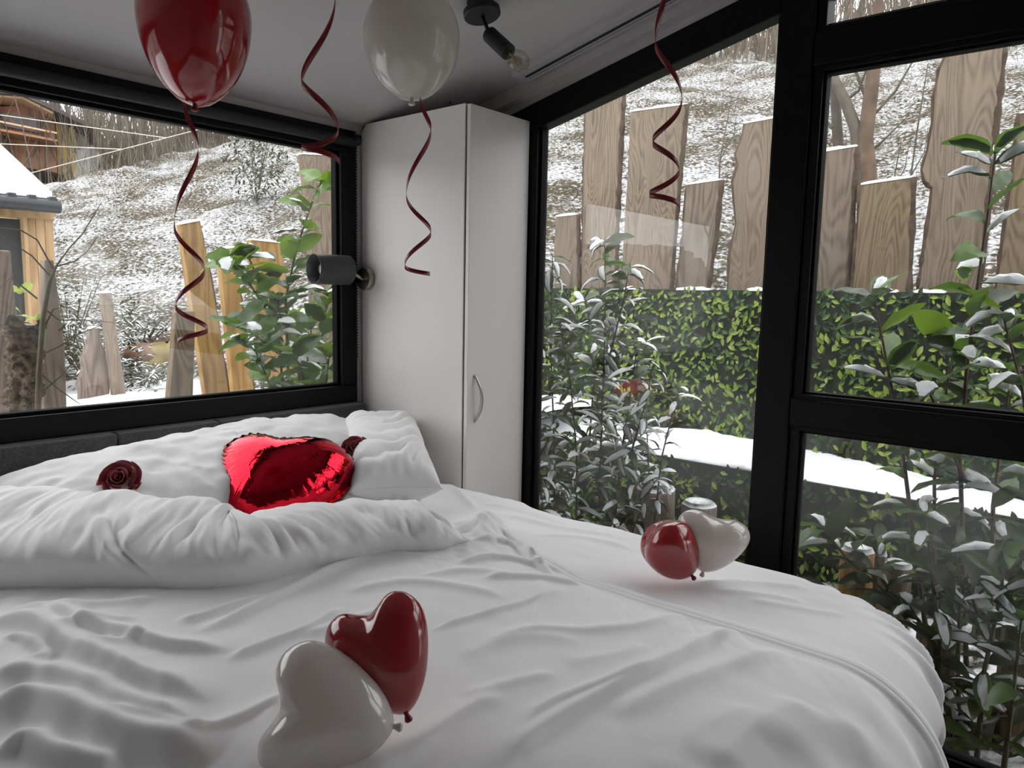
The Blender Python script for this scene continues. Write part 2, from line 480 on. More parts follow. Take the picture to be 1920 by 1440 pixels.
MB().lathe([(0, -.008), (.021, -.008), (.025, -.002), (.025, _sl+.012), (.022, _sl+.014), (0, _sl+.014)], _j1, _sax, 28).build('socket', M_bmetal, cl, smooth=True, angle=.5)
M_bulb = glass_mat('bulb_glass', .09, (.80, .78, .74))
_bo = _j1+_sax*(_sl+.012)
_bu = MB().lathe([(.012, 0), (.014, .012), (.022, .026), (.030, .043), (.0325, .058), (.030, .073), (.022, .085), (.011, .091), (0, .093)], _bo, _sax, 28).build('bulb', M_bulb, cl, smooth=True)
_fl = MB().tube([_bo, _bo+_sax*.03], .004, 6)
for k in range(4):
    a = k*math.pi/2; e1 = np.cross(_sax, (0, 0, 1.)); e1 /= np.linalg.norm(e1); e2 = np.cross(_sax, e1)
    q = math.cos(a)*e1+math.sin(a)*e2
    _fl.tube([_bo+_sax*.03+q*.004, _bo+_sax*.066+q*.012], .0012, 5)
_fl.build('filament', mat('amber_filament', (.5, .27, .1), .4, nscale=50), _bu)
# ------------------------------------------------------------------ bed
M_sheet = mat('white_cotton', (.86, .852, .855), .8, nscale=9, namt=.012, bscale=500, bamt=.05, bdist=.0008, sheen=.15)
M_sheet2 = mat('white_fitted_sheet', (.88, .872, .885), .8, nscale=9, namt=.012, bscale=500, bamt=.05, bdist=.0008, sheen=.15)
M_base = mat('bed_base_fabric', (.05, .05, .052), .9, nscale=60, namt=.2)
ZM = CAMZ-.700       # mattress top
ZD = CAMZ-.655       # cover top

def seg_dist(X, Y, pts):
    """signed distance to a polyline, arc position 0..1 and length"""
    best = np.full(X.shape, 1e9); sgn = np.zeros(X.shape); tt = np.zeros(X.shape)
    pts = np.asarray(pts, float); L = np.linalg.norm(np.diff(pts, axis=0), axis=1); T = L.sum(); acc = 0
    for i in range(len(pts)-1):
        a, b = pts[i], pts[i+1]; d = b-a; l = L[i]
        if l < 1e-9: continue
        t = np.clip(((X-a[0])*d[0]+(Y-a[1])*d[1])/l**2, 0, 1)
        dx = X-(a[0]+t*d[0]); dy = Y-(a[1]+t*d[1]); dd = np.hypot(dx, dy)
        m = dd < best
        best = np.where(m, dd, best); sgn = np.where(m, np.sign(d[0]*dy-d[1]*dx), sgn); tt = np.where(m, (acc+t*l)/T, tt)
        acc += l
    return best*np.where(sgn == 0, 1, sgn), tt

def smooth_line(pts, n=4):
    pts = np.asarray(pts, float)
    for _ in range(n):
        if len(pts) < 3: break
        q = [pts[0]]
        for i in range(len(pts)-1):
            q += [pts[i]*.75+pts[i+1]*.25, pts[i]*.25+pts[i+1]*.75]
        q.append(pts[-1]); pts = np.array(q)
        if len(pts) > 24: break
    return pts

def ridge(X, Y, pts, amp, wl, wr, taper=.18):
    d, t = seg_dist(X, Y, smooth_line(pts, 2))
    w = np.where(d > 0, wl, wr)
    e = np.clip(np.minimum(t, 1-t)/taper, 0, 1); e = e*e*(3-2*e)
    ad = np.abs(d)/w
    return amp*e*np.exp(-ad**1.6)

# ridges are listed as the photograph shows them and laid on the bed plane here
def bedline(L, z=ZD): return [at(px, py, z=z)[:2] for px, py in L]
c3 = lambda L: [(.2604*x, 1065+.2604*y) for x, y in L]
c4 = lambda L: [(900+.3057*x, 1000+.3057*y) for x, y in L]
RIDGES = [
 (c3([(-200, 360), (0, 375), (150, 390), (300, 450), (450, 560), (650, 640), (900, 740), (1100, 810), (1400, 880), (1620, 915)]), .020, .05, .020),
 (c3([(-200, 800), (0, 755), (150, 735), (400, 780), (700, 870), (850, 960), (1150, 1050), (1500, 1090)]), .018, .05, .022),
 (c3([(-200, 960), (0, 960), (200, 950), (400, 1010), (600, 1110), (900, 1230), (1300, 1310), (1600, 1340)]), .028, .05, .030),
 (c3([(250, 270), (330, 280), (550, 380), (700, 430), (950, 480), (1150, 530), (1350, 550), (1720, 555)]), .013, .035, .014),
 (c3([(-100, 1330), (100, 1280), (200, 1235), (350, 1330), (600, 1390), (900, 1440)]), .018, .03, .02),
 (c3([(0, 290), (350, 262), (800, 258), (1200, 200)]), .007, .02, .02),
 (c3([(400, 470), (560, 395), (700, 400), (1000, 340)]), .006, .012, .02),
 (c3([(600, 580), (850, 545), (960, 495), (1060, 490)]), .006, .012, .02),
 (c3([(0, 500), (200, 515), (370, 640), (150, 690)]), .007, .015, .012),
 (c3([(700, 1080), (1000, 1070), (1200, 1130), (1500, 1190)]), .006, .02, .02),
 (c3([(1250, 350), (1420, 340), (1650, 250), (1920, 165)]), .008, .012, .02),
 ([(340, 1185), (410, 1165), (500, 1120), (600, 1070), (700, 1035), (800, 1040)], .009, .018, .018),
 ([(417, 1232), (500, 1198), (600, 1165), (640, 1130)], .008, .012, .018),
 (c3([(1250, 1265), (1560, 1120), (1750, 1040), (1920, 960), (2150, 860)]), .007, .03, .010),
 ([(520, 1400), (500, 1330), (540, 1300)], .005, .02, .02),
 ([(800, 1182), (900, 1147), (1007, 1116), (1062, 1087)], .006, .007, .014),
 (c4([(0, 1480), (60, 1420), (300, 1230), (500, 1090), (800, 930), (1150, 750), (1450, 570), (1700, 500)]), .009, .03, .013),
 (c4([(250, 1150), (420, 1010), (650, 930), (850, 870), (1100, 780)]), .006, .02, .010),
 (c4([(800, 1120), (1000, 1000), (1400, 830), (1920, 640)]), .008, .035, .03),
 (c4([(0, 700), (250, 560), (600, 560), (1000, 530), (1250, 420), (1400, 430)]), .006, .03, .02),
 (c4([(330, 560), (340, 450), (370, 380), (380, 250)]), .004, .02, .02),
 (c4([(500, 760), (900, 700), (1050, 640)]), .004, .03, .03),
 (c4([(900, 280), (1150, 340), (1450, 480), (1600, 500)]), .005, .02, .012),
 (c4([(1100, 1500), (1300, 1200), (1700, 1050)]), .006, .05, .04),
 ([(1440, 1400), (1510, 1352), (1570, 1330), (1610, 1345), (1630, 1400), (1640, 1470)], .008, .04, .05),
 ([(1330, 1440), (1420, 1360), (1520, 1310)], .010, .05, .04),
 ([(660, 1440), (760, 1420), (860, 1330), (950, 1290)], .007, .03, .02),
 ([(860, 1300), (960, 1270), (1050, 1250)], .004, .02, .02),
 ([(850, 1060), (930, 1040), (1010, 1050), (1080, 1060)], .010, .016, .012),
 ([(880, 1020), (960, 1010), (1000, 1040), (1040, 1075)], .012, .012, .010),
 ([(930, 985), (975, 1003), (1005, 1050)], .016, .012, .010),
 ([(900, 1085), (990, 1075), (1100, 1080)], .008, .02, .014),
 ([(780, 1085), (880, 1065), (960, 1080)], .006, .02, .02),
 ([(640, 1110), (760, 1085), (880, 1100), (960, 1120)], .006, .025, .02),
 ([(560, 1190), (680, 1150), (760, 1140)], .006, .02, .02),
 ([(850, 1230), (980, 1180), (1100, 1190)], .004, .03, .03),
]
SHEET_RIDGES = [
 ([(880, 905), (940, 925), (1000, 945)], .006, .012, .012),
 ([(900, 940), (980, 955), (1080, 985)], .006, .012, .014),
 ([(930, 960), (1050, 985), (1190, 1010)], .007, .012, .014),
 ([(1000, 1000), (1100, 1005), (1200, 1030)], .006, .012, .012),
 ([(1300, 1090), (1420, 1088), (1530, 1100)], .007, .012, .016),
 ([(1330, 1105), (1440, 1112), (1520, 1128)], .006, .010, .010),
 ([(1400, 1120), (1520, 1140), (1600, 1150)], .006, .012, .012),
 ([(820, 880), (870, 930), (900, 960)], .006, .012, .012),
]

def rrect_sd(X, Y, x0, x1, y0, y1, R):
    cx, cy = (x0+x1)/2, (y0+y1)/2; hx, hy = (x1-x0)/2-R, (y1-y0)/2-R
    qx, qy = np.abs(X-cx)-hx, np.abs(Y-cy)-hy
    d = np.hypot(np.maximum(qx, 0), np.maximum(qy, 0))+np.minimum(np.maximum(qx, qy), 0)-R
    out = (qx > 0) & (qy > 0)
    l = np.hypot(np.maximum(qx, 0), np.maximum(qy, 0))+1e-12
    nx = np.where(out, np.maximum(qx, 0)/l, np.where(qx > qy, 1., 0.))*np.sign(X-cx)
    ny = np.where(out, np.maximum(qy, 0)/l, np.where(qx > qy, 0., 1.))*np.sign(Y-cy)
    return d, nx, ny

def drape(X, Y, rect, R, r, ztop, hmap, under=True, folds=None):
    d, nx, ny = rrect_sd(X, Y, *rect, R)
    s = np.maximum(d, 0)
    px, py = X-nx*s, Y-ny*s
    a = np.minimum(s/r, math.pi if under else math.pi/2)
    ext = np.maximum(s-r*(math.pi if under else math.pi/2), 0)
    off = r*np.sin(a) - (ext if under else 0)*1.0
    z = ztop-r*(1-np.cos(a))-(0 if under else ext)
    # normal
    N = np.stack([nx*np.sin(a), ny*np.sin(a), np.cos(a)], -1)
    P = np.stack([px+nx*off, py+ny*off, z], -1)
    h = hmap
    if folds is not None: h = h+folds(d, px, py, nx, ny, a, ext)
    return P+N*h[..., None], d

RECT = (-.06, 1.83, .40, 2.325)
bed = thing('bed', 'wide bed with a dark base under a white fitted sheet', 'bed', (.9, 1.4, 0))
# base
_mb = MB().box(-.12, 1.90, .36, 2.49, .10, .42).build('base', M_base, bed, bevel=.03, seg=3)
for x, y in ((0, .5), (1.8, .5), (0, 2.4), (1.8, 2.4)):
    MB().tube([(x, y, 0), (x, y, .11)], .03, 12).build('leg', M_base, bed)
nu, nv = 330, 380
U, W = np.meshgrid(np.linspace(-.62, 2.38, nu), np.linspace(-.14, 2.50, nv), indexing='ij')
h = fbm(U*2.2, W*2.2, 3)*.006+fbm(U*9+3, W*5, 3)*.0025
for L, a_, w1_, w2_ in SHEET_RIDGES:
    h = h+ridge(U, W, bedline(L, ZM+.003), a_*1.2, w1_, w2_)
def mfold(d, px, py, nx, ny, a, ext):
    ang = np.arctan2(ny, nx)
    corner = np.exp(-((ang+.8)/.75)**2)
    k = np.sin(a)**2
    return k*(corner*.024*np.sin(ang*24+2*np.sin(a*2))+.005*np.sin((px-py)*28+fbm(px*6, py*6, 2)*2)+corner*.010*np.sin(ang*47+1))
P, d = drape(U, W, RECT, .20, .165, ZM, h, True, mfold)
link('fitted_sheet', np_mesh('fitted_sheet', P.reshape(-1, 3), grid_faces(nu, nv)), M_sheet2, bed, smooth=True)

# duvet ----------------------------------------------------------------
dv = thing('duvet', 'crumpled white duvet spread over the bed and folded back into a roll', 'duvet', (.7, .9, ZM))
nu, nv = 520, 560
A, B = np.meshgrid(np.linspace(0, 1, nu), np.linspace(0, 1, nv), indexing='ij')
yb_of = lambda x: np.interp(x, [-.6, .3, .6, .9, 1.2, 1.34, 1.5, 1.62, 1.7], [2.05, 2.0, 1.90, 1.72, 1.50, 1.44, 1.43, 1.42, 1.40])
xe_of = lambda y: np.interp(y, [-1, .3, .97, 1.19, 1.30, 1.39, 2.1], [1.47, 1.455, 1.445, 1.515, 1.56, 1.62, 1.66])
X = -.55+A*2.22
Y = yb_of(X)*(1-B)+(-.30)*B
X = -.55+A*(xe_of(Y)+.55)
edge = np.minimum((xe_of(Y)-X), 0.6)
wr = fbm(X*2.6, Y*2.6, 2)*.009
wr = wr+fbm((X*.8+Y*.6)*5, (Y*.8-X*.6)*16, 3)*.0035*np.clip(.5+fbm(X*2+5, Y*2, 2), 0, 1.2)
wr = wr+fbm(X*13, Y*13+7, 2)*.0012
for L, a_, w1_, w2_ in RIDGES:
    wr = wr+ridge(X, Y, bedline(L), a_*1.5, w1_*.85, w2_*.8)
# lumps where the roll's loose corner lies
cx, cy = at(915, 985, z=ZD)[:2]
bl = np.exp(-(((X-cx)/.20)**2+((Y-cy)/.16)**2))
wr = wr+bl*(.03+.022*fbm(X*11+2, Y*11, 2)+.012*np.abs(fbm(X*20, Y*16, 2)))
puff = .045*(1-np.exp(-np.maximum(edge, 0)/.05))
hem = .004*np.exp(-((edge-.035)/.006)**2)-.003*np.exp(-((edge-.022)/.004)**2)
hm = np.maximum(wr*(1-np.exp(-np.maximum(edge, 0)/.03))+puff+hem-.030, -.003+.002*vnoise(X*9, Y*9)+hem)
def dfold(d, px, py, nx, ny, a, ext):
    k = np.clip(a/1.5, 0, 1)**2
    return k*(.020+.016*np.sin(px*26+fbm(px*5, ext*4, 2)*1.5)+.010*np.sin(px*53+1.3))
P, d = drape(X, Y, (-.10, 2.2, .385, 3.2), .15, .165, ZM+.016, hm, False, dfold)
low = ZM+.004+fbm(X*2.2, Y*2.2, 3)*.006
# thickness: a second layer under the first, closed along the hem
top = P.reshape(-1, 3)
o_cov = link('cover', np_mesh('cover', top, grid_faces(nu, nv)), M_sheet, dv, smooth=True)
sm = o_cov.modifiers.new('thickness', 'SOLIDIFY'); sm.thickness = .006; sm.offset = -1

# the rolled-back part ---------------------------------------------------
front = [(-330, 1070), (-160, 1085), (0, 1094), (200, 1090), (400, 1101), (480, 1090), (560, 1066), (640, 1048), (720, 1034), (790, 1030), (850, 1030), (868, 1012)]
Fp = np.array([at(px, py, z=ZM+.045)[:2] for px, py in front])
seglen = np.r_[0, np.cumsum(np.linalg.norm(np.diff(Fp, axis=0), axis=1))]; TL = seglen[-1]
ns, nt_ = 420, 120
s = np.linspace(0, TL, ns)
fx, fy = np.interp(s, seglen, Fp[:, 0]), np.interp(s, seglen, Fp[:, 1])
k = 101; ker = np.hanning(k); ker /= ker.sum()
pad = lambda v: np.convolve(np.r_[2*v[0]-v[k//2:0:-1], v, 2*v[-1]-v[-2:-k//2-1:-1]], ker, 'valid')[:ns]
fx, fy = pad(fx), pad(fy)
tx, ty = np.gradient(fx), np.gradient(fy); l = np.hypot(tx, ty); tx, ty = tx/l, ty/l
bx_, by_ = -ty, tx                                  # towards the headboard
u = s/TL
hgt = np.interp(u, [0, .1, .2, .35, .5, .62, .75, .88, .96, 1], [.15, .15, .15, .148, .142, .14, .130, .112, .098, .04])
wid = np.interp(u, [0, .2, .35, .5, .62, .75, .88, 1], [.55, .52, .46, .40, .36, .33, .30, .26])
th = np.linspace(-.18, math.pi, nt_)
S_, T_ = np.meshgrid(np.arange(ns), th, indexing='ij')
ct, st = np.cos(T_), np.sin(T_)
pw = lambda v, e: np.sign(v)*np.abs(v)**e
acr = .5-.5*pw(ct, .75)
acr = acr-.06*np.clip(st, 0, 1)*np.clip(ct, 0, 1)
hh = np.where(st > 0, np.abs(st)**.62, 0)-.06*np.clip(-st, 0, 1)
# the back slopes down gently
hh = hh*np.where(ct < 0, 1-.25*(-ct)**1.2, 1)
WD, HG = wid[:, None], hgt[:, None]
bulge = .035*np.sin(np.clip(T_/1.2, 0, 1)*math.pi)*np.where(ct > 0, 1, 0)
ax_ = fx[:, None]+bx_[:, None]*(WD*acr-bulge); ay_ = fy[:, None]+by_[:, None]*(WD*acr-bulge)
az_ = ZM+.015+HG*hh
sl = s[:, None]*np.ones_like(T_)
arc = T_*.2
topz = np.clip(st, 0, 1)
wk = fbm(sl*11, arc*4+2, 3)*.014*topz + fbm(sl*34+arc*10, arc*9, 2)*.008*np.exp(-((T_-1.15)/.55)**2) + fbm(sl*4, arc*5+9, 2)*.008*topz
gath = np.abs(np.sin(sl*46+2.2*fbm(sl*7, arc*3, 2)+arc*8))**.7*.017*np.exp(-((T_-1.05)/.40)**2)*np.clip(.55+fbm(sl*3+8, arc*0, 2), 0, 1)
wk = wk+gath
# a crease that runs obliquely over the left half of the roll
s_px = lambda px: np.interp(px, [p[0] for p in front], seglen)
dcr = (sl-(s_px(200)+(.95-T_)*.16))
wk = wk-.016*np.exp(-(dcr/.011)**2)*np.exp(-((T_-.85)/.45)**2)+.010*np.exp(-((dcr+.028)/.018)**2)*np.exp(-((T_-.85)/.5)**2)
nx_, nz_ = np.clip(-ct, -1, 1)*0-ct, st
ax_ = ax_+bx_[:, None]*(-ct)*wk; ay_ = ay_+by_[:, None]*(-ct)*wk; az_ = az_+np.clip(st, 0, 1)*wk
RP = np.stack([ax_, ay_, az_], -1)
v_ = RP.reshape(-1, 3); fcs = grid_faces(ns, nt_)
# closed end
endc = RP[-1].mean(0)+np.array([tx[-1], ty[-1], 0])*.02; endc[2] = ZM+.03
me = np_mesh('folded_roll', v_, fcs)
o_r = link('folded_roll', me, M_sheet, dv, smooth=True)
_e = [tuple(RP[-1, j]) for j in range(0, nt_, 4)]+[tuple(RP[-1, nt_-1])]
link('roll_end', mesh('roll_end', _e+[tuple(endc)], [(i+1, i, len(_e)) for i in range(len(_e)-1)]), M_sheet, dv, smooth=True)

# pillows ----------------------------------------------------------------
def pillow(name, label, L, Wd, T, mw, seed, group='white pillows at the headboard', wrk=.006, cross=0.0, rnd=2.6):
    n, m = 120, 90
    A, B = np.meshgrid(np.linspace(-1, 1, n), np.linspace(-1, 1, m), indexing='ij')
    px = np.sign(A)*np.abs(A)**.92; py = np.sign(B)*np.abs(B)**.92
    ea = 1-np.abs(px)**rnd; eb = 1-np.abs(py)**rnd
    thick = np.clip(ea, 0, 1)**.46*np.clip(eb, 0, 1)**.46
    sx = px*L/2*(1-.07*(1-py**2)*np.abs(px)**4); sy = py*Wd/2*(1-.09*(1-px**2)*np.abs(py)**4)
    vs = []
    for sgn in (1, -1):
        w = fbm(sx*9+seed, sy*9+seed*2+sgn, 3)*wrk
        rr = np.maximum(np.abs(px), np.abs(py))
        w = w+.7*wrk*np.sin((np.arctan2(py, px))*22+seed)*np.clip((rr-.55)/.45, 0, 1)*np.clip(thick*2, 0, 1)
        if cross: w = w+cross*np.abs(np.sin(sx*34+2.5*fbm(sx*4+seed, sy*9, 2)+sy*4))*np.clip(thick*1.6, 0, 1)*np.clip(.4+fbm(sx*3, sy*3+seed, 2)*.9, 0, 1)
        z = sgn*T/2*thick+w*np.clip(thick*1.5, 0, 1)*sgn
        vs.append(np.stack([sx, sy, z], -1).reshape(-1, 3))
    f = grid_faces(n, m)
    V2 = np.concatenate(vs); F2 = np.concatenate([f, f[:, ::-1]+n*m])
    root = thing(name, label, 'pillow', mw.translation, group)
    o = link('pillowcase', np_mesh('pillowcase', V2, F2), M_sheet, root, smooth=True, mw=mw)
    w = o.modifiers.new('weld', 'WELD'); w.merge_threshold = .0006
    seam = []
    for q in np.linspace(0, 2*math.pi, 161):
        c, s2 = math.cos(q), math.sin(q); mxx = max(abs(c), abs(s2)); c, s2 = c/mxx, s2/mxx
        seam.append(mw @ Vector((c*L/2*(1-.07*(1-s2**2)*abs(c)**4), s2*Wd/2*(1-.09*(1-c**2)*abs(s2)**4), 0)))
    MB().tube([tuple(p) for p in seam], .0028, 5, cap=False).build('seam', M_sheet, root, smooth=True)
    return root
def frame(loc, xaxis, up):
    x = Vector(xaxis).normalized(); z = Vector(up); z = (z-x*z.dot(x)).normalized(); y = z.cross(x)
    return Matrix(((x.x, y.x, z.x, loc[0]), (x.y, y.y, z.y, loc[1]), (x.z, y.z, z.z, loc[2]), (0, 0, 0, 1)))
pillow('pillow', 'flat white pillow under the red rose left of the foil heart', .78, .50, .20, frame((.97, 2.215, ZM+.10), (1, -.02, .07), (0, -.25, 1)), 1.0, wrk=.009)
pillow('pillow', 'plump white pillow against the headboard behind the foil heart', .66, .42, .21, frame((1.50, 2.285, ZM+.115), (1, .0, -.03), (-.02, -.30, 1)), 4.0, wrk=.008)
_pb = at(762, 935, z=ZM+.02); _pt = at(727, 800, y=2.36)
pillow('pillow', 'narrow white pillow with cross creases beside the wardrobe', .70, .29, .19, frame((1.695, 2.02, ZM+.13), (.50, .72, .13), (-.12, -.2, 1)), 7.0, wrk=.005, cross=.016, rnd=3.2)
# ------------------------------------------------------------------ balloons, ribbons, roses
def latex(name, col, tl, clear=0.0, rough=.16):
    m = bpy.data.materials.new(name); m.use_nodes = True
    nt = m.node_tree; b = nt.nodes['Principled BSDF']; out = nt.nodes['Material Output']
    v = coords(nt); f = noise(nt, 6, 2, .5, v)
    c = ramp(nt, f, [(.2, tuple(x*.92 for x in col)), (.8, col)])
    nt.links.new(c, b.inputs['Base Color']); b.inputs['Roughness'].default_value = rough
    b.inputs['Specular IOR Level'].default_value = .5; b.inputs['Coat Weight'].default_value = 1.0; b.inputs['Coat Roughness'].default_value = .04; b.inputs['Coat IOR'].default_value = 1.7
    t = nt.nodes.new('ShaderNodeBsdfTranslucent'); nt.links.new(c, t.inputs[0])
    mx = nt.nodes.new('ShaderNodeMixShader'); mx.inputs[0].default_value = tl
    nt.links.new(b.outputs[0], mx.inputs[1]); nt.links.new(t.outputs[0], mx.inputs[2])
    last = mx
    if clear:
        tr = nt.nodes.new('ShaderNodeBsdfTransparent'); m2 = nt.nodes.new('ShaderNodeMixShader'); m2.inputs[0].default_value = clear
        nt.links.new(mx.outputs[0], m2.inputs[1]); nt.links.new(tr.outputs[0], m2.inputs[2]); last = m2
    nt.links.new(last.outputs[0], out.inputs['Surface'])
    return m
M_red = latex('red_latex', (.42, .008, .014), .25)
M_wht = latex('white_latex', (.80, .76, .72), .35)
M_wht2 = latex('pearl_white_latex', (.74, .71, .66), .40, .18)
M_knot = mat('dark_red_knot', (.16, .004, .008), .4, nscale=30)
M_knotw = mat('white_knot', (.6, .55, .5), .4, nscale=30)
M_rib = mat('red_ribbon', (.22, .006, .014), .32, nscale=60, namt=.1, spec=.6)

def ribbon(parent, ext, depth, width=.012):
    """curling gift ribbon: ext = the turning points seen in the photo, from the knot down"""
    c = []
    for i, p in enumerate(ext): c.append(at(p[0], p[1], d=depth))
    path = []; nrm = []
    sgn = 1
    for i in range(len(c)-1):
        a, b = c[i], c[i+1]; R = .5*np.linalg.norm((b-a)-_U*np.dot(b-a, _U))
        n = 22
        for k in range(n if i < len(c)-2 else n+1):
            t = k/n
            lat = .5-.5*math.cos(math.pi*t)
            up = t
            p = a+_R*np.dot(b-a, _R)*lat+_U*np.dot(b-a, _U)*up+_F*sgn*R*math.sin(math.pi*t)*.8
            path.append(p)
            q = _R*math.cos(math.pi*t)*np.sign(np.dot(a-b, _R) or 1)+_F*sgn*math.sin(math.pi*t)
            nrm.append(q/np.linalg.norm(q))
        sgn = -sgn
    path = np.array(path); nrm = np.array(nrm)
    tan = np.gradient(path, axis=0); tan /= np.linalg.norm(tan, axis=1)[:, None]
    w = np.cross(tan, nrm); w /= np.linalg.norm(w, axis=1)[:, None]+1e-9
    for i in range(1, len(w)):
        if np.dot(w[i], w[i-1]) < 0: w[i] = -w[i]
    ker = np.hanning(9); ker /= ker.sum()
    w = np.stack([np.convolve(np.r_[[w[0, j]]*4, w[:, j], [w[-1, j]]*4], ker, 'valid') for j in range(3)], -1)
    w /= np.linalg.norm(w, axis=1)[:, None]
    nn = np.cross(tan, w)
    t = .0003
    V4 = np.stack([path+w*width/2+nn*t, path-w*width/2+nn*t, path-w*width/2-nn*t, path+w*width/2-nn*t], 1).reshape(-1, 3)
    me = np_mesh('ribbon', V4, grid_faces(len(path), 4, closed_v=True))
    return link('ribbon', me, M_rib, parent, smooth=False)

def round_balloon(label, px, py_c, py_tip, half_w, d, material, kmat, ext, rlabel=None):
    c = at(px, py_c, d=d); tip = at(px, py_tip, d=d); r = half_w*d/FPX
    ax = np.array([0, 0, 1.]); ln = np.linalg.norm(c-tip)
    prof = []
    for i in range(41):
        t = i/40
        if t < .5:      # lower, tapering half
            a = t/.5; z = -ln*(1-a); rr = r*math.sin(math.pi/2*a)**.85 if False else r*(1-(1-a)**2.05)**.62
        else:
            a = (t-.5)/.5*math.pi/2; z = r*1.08*math.sin(a); rr = r*math.cos(a)
        prof.append((rr, z))
    root = thing('party_balloon', label, 'balloon', tip, 'round balloons floating under the ceiling')
    b = MB().lathe(prof, c, ax, 48).build('skin', material, root, smooth=True)
    k = MB().lathe([(.004, 0.004), (.005, 0), (.0045, -.006), (.009, -.010), (.010, -.014), (.006, -.017), (0, -.016)], tip, ax, 16).build('knot', kmat, root, smooth=True)
    ribbon(root, ext, d)
    return root
round_balloon('red round balloon at the ceiling in front of the long window', 365, 30, 196, 101, 1.85, M_red, M_knot,
              [(345, 192), (371, 292), (328, 432), (382, 514), (331, 579), (388, 621), (334, 645)])
round_balloon('pearly white round balloon at the ceiling in front of the wardrobe', 772, 72, 186, 90, 2.05, M_wht2, M_knotw,
              [(788, 183), (808, 246), (762, 368), (808, 437), (759, 500), (806, 514)])
round_balloon('red balloon high at the ceiling whose ribbon hangs between the red and white balloons', 632, -185, -22, 112, 1.50, M_red, M_knot,
              [(628, -20), (566, 146), (634, 240), (566, 278), (636, 303)])
round_balloon('white balloon high at the ceiling whose red ribbon hangs before the glass wall', 1252, -190, -48, 100, 1.62, M_wht2, M_knotw,
              [(1252, -46), (1229, 84), (1278, 192), (1224, 268), (1273, 322), (1218, 366), (1274, 389)])

# heart shaped balloons ------------------------------------------------------
def heart_outline(n, notch=.89):
    """plump heart: shallow notch, full lobes, blunt tip"""
    half = [(0, notch), (.10, notch*.6+.4*.985), (.26, 1.0), (.41, .945), (.495, .80), (.485, .62), (.41, .42), (.30, .23), (.17, .085), (.06, .012), (0, 0)]
    pts = half+[(-a, b) for a, b in reversed(half[1:-1])]
    P = np.array(pts, float); m = len(P); out = []
    for i in range(m):
        p0, p1, p2, p3 = P[i-1], P[i], P[(i+1) % m], P[(i+2) % m]
        for t in np.linspace(0, 1, 12, endpoint=False):
            out.append(.5*((2*p1)+(-p0+p2)*t+(2*p0-5*p1+4*p2-p3)*t*t+(-p0+3*p1-3*p2+p3)*t**3))
    out = np.array(out); L = np.r_[0, np.cumsum(np.linalg.norm(np.diff(np.vstack([out, out[:1]]), axis=0), axis=1))]
    s = np.linspace(0, L[-1], n, endpoint=False); o2 = np.vstack([out, out[:1]])
    return np.interp(s, L, o2[:, 0]), np.interp(s, L, o2[:, 1])
def heart_mesh(name, W, H, T, n=72, m=26, pw=2.0, pleat=0, cen=.15, e=.5, notch=.89):
    x, y = heart_outline(n, notch)
    x = x/(x.max()-x.min())*W; y = (y-y.min()); y = y/y.max()*H
    cx, cy = 0, H*(.5+cen*.6)
    vs = []
    rho = np.sin(np.linspace(0, 1, m)*math.pi/2)
    th = np.arange(n)*2*math.pi/n
    V_ = []; 
    for sgn in (1, -1):
        for r in rho:
            z = sgn*T/2*(max(0, 1-r**pw))**e
            wob = 1.0
            px = cx+(x-cx)*r; py = cy+(y-cy)*r
            zz = np.full(n, z)
            if pleat:
                amp = pleat*max(0, (r-.55)/.45)*(1-r**8)
                zz = zz+sgn*amp*np.where(np.arange(n) % 2 == 0, 1, -1)*(.6+.8*vnoise(th*3+2, th*0+sgn))
                px = px+amp*.4*vnoise(th*9, r*3+th*0); py = py+amp*.4*vnoise(th*9+5, r*3+th*0)
            V_.append(np.stack([px, py, zz], -1))
    V_ = np.array(V_)
    f1 = grid_faces(m, n, closed_v=True); f2 = f1[:, ::-1]+m*n
    return np_mesh(name, V_.reshape(-1, 3), np.concatenate([f1, f2]))
def place(tip, up, facing):
    """local y = from the tip to the lobes, local z = towards the viewer side"""
    y = Vector(up).normalized(); z = Vector(facing); z = (z-y*z.dot(y)).normalized(); x = y.cross(z)
    return Matrix(((x.x, y.x, z.x, tip[0]), (x.y, y.y, z.y, tip[1]), (x.z, y.z, z.z, tip[2]), (0, 0, 0, 1)))
def heart_balloon(label, tip, up, facing, W, H, T, material, kmat, notch=.89):
    mw = place(tip, up, facing)
    root = thing('heart_balloon', label, 'balloon', tip, 'small heart balloons lying on the bed')
    o = link('skin', heart_mesh('skin', W, H, T, cen=.18, e=.56, pw=2.1, notch=notch), material, root, smooth=True, mw=mw)
    o.modifiers.new('weld', 'WELD').merge_threshold = .0004
    s = o.modifiers.new('sub', 'SUBSURF'); s.levels = s.render_levels = 1
    upv = np.array(Vector(up).normalized())
    MB().lathe([(.006, .012), (.0042, .004), (.0036, -.002), (.0055, -.006), (.0065, -.010), (.004, -.013), (0, -.012)], tip, upv, 14).build('knot', kmat, root, smooth=True)
    return root
def cdir(r, u, f): return r*_R+u*_U+f*_F
# two by the window
heart_balloon('red heart balloon lying edge on, beside the white one near the window', at(1297, 1079, z=ZM+.022), cdir(-.60, .80, .05), cdir(-.97, .0, -.12), .155, .150, .138, M_red, M_knot, .96)
heart_balloon('white heart balloon standing near the window, lobes up', at(1318, 1072, z=ZM+.026), cdir(.26, .95, .05), cdir(-.05, .1, -1), .182, .145, .110, M_wht, M_knotw, .95)
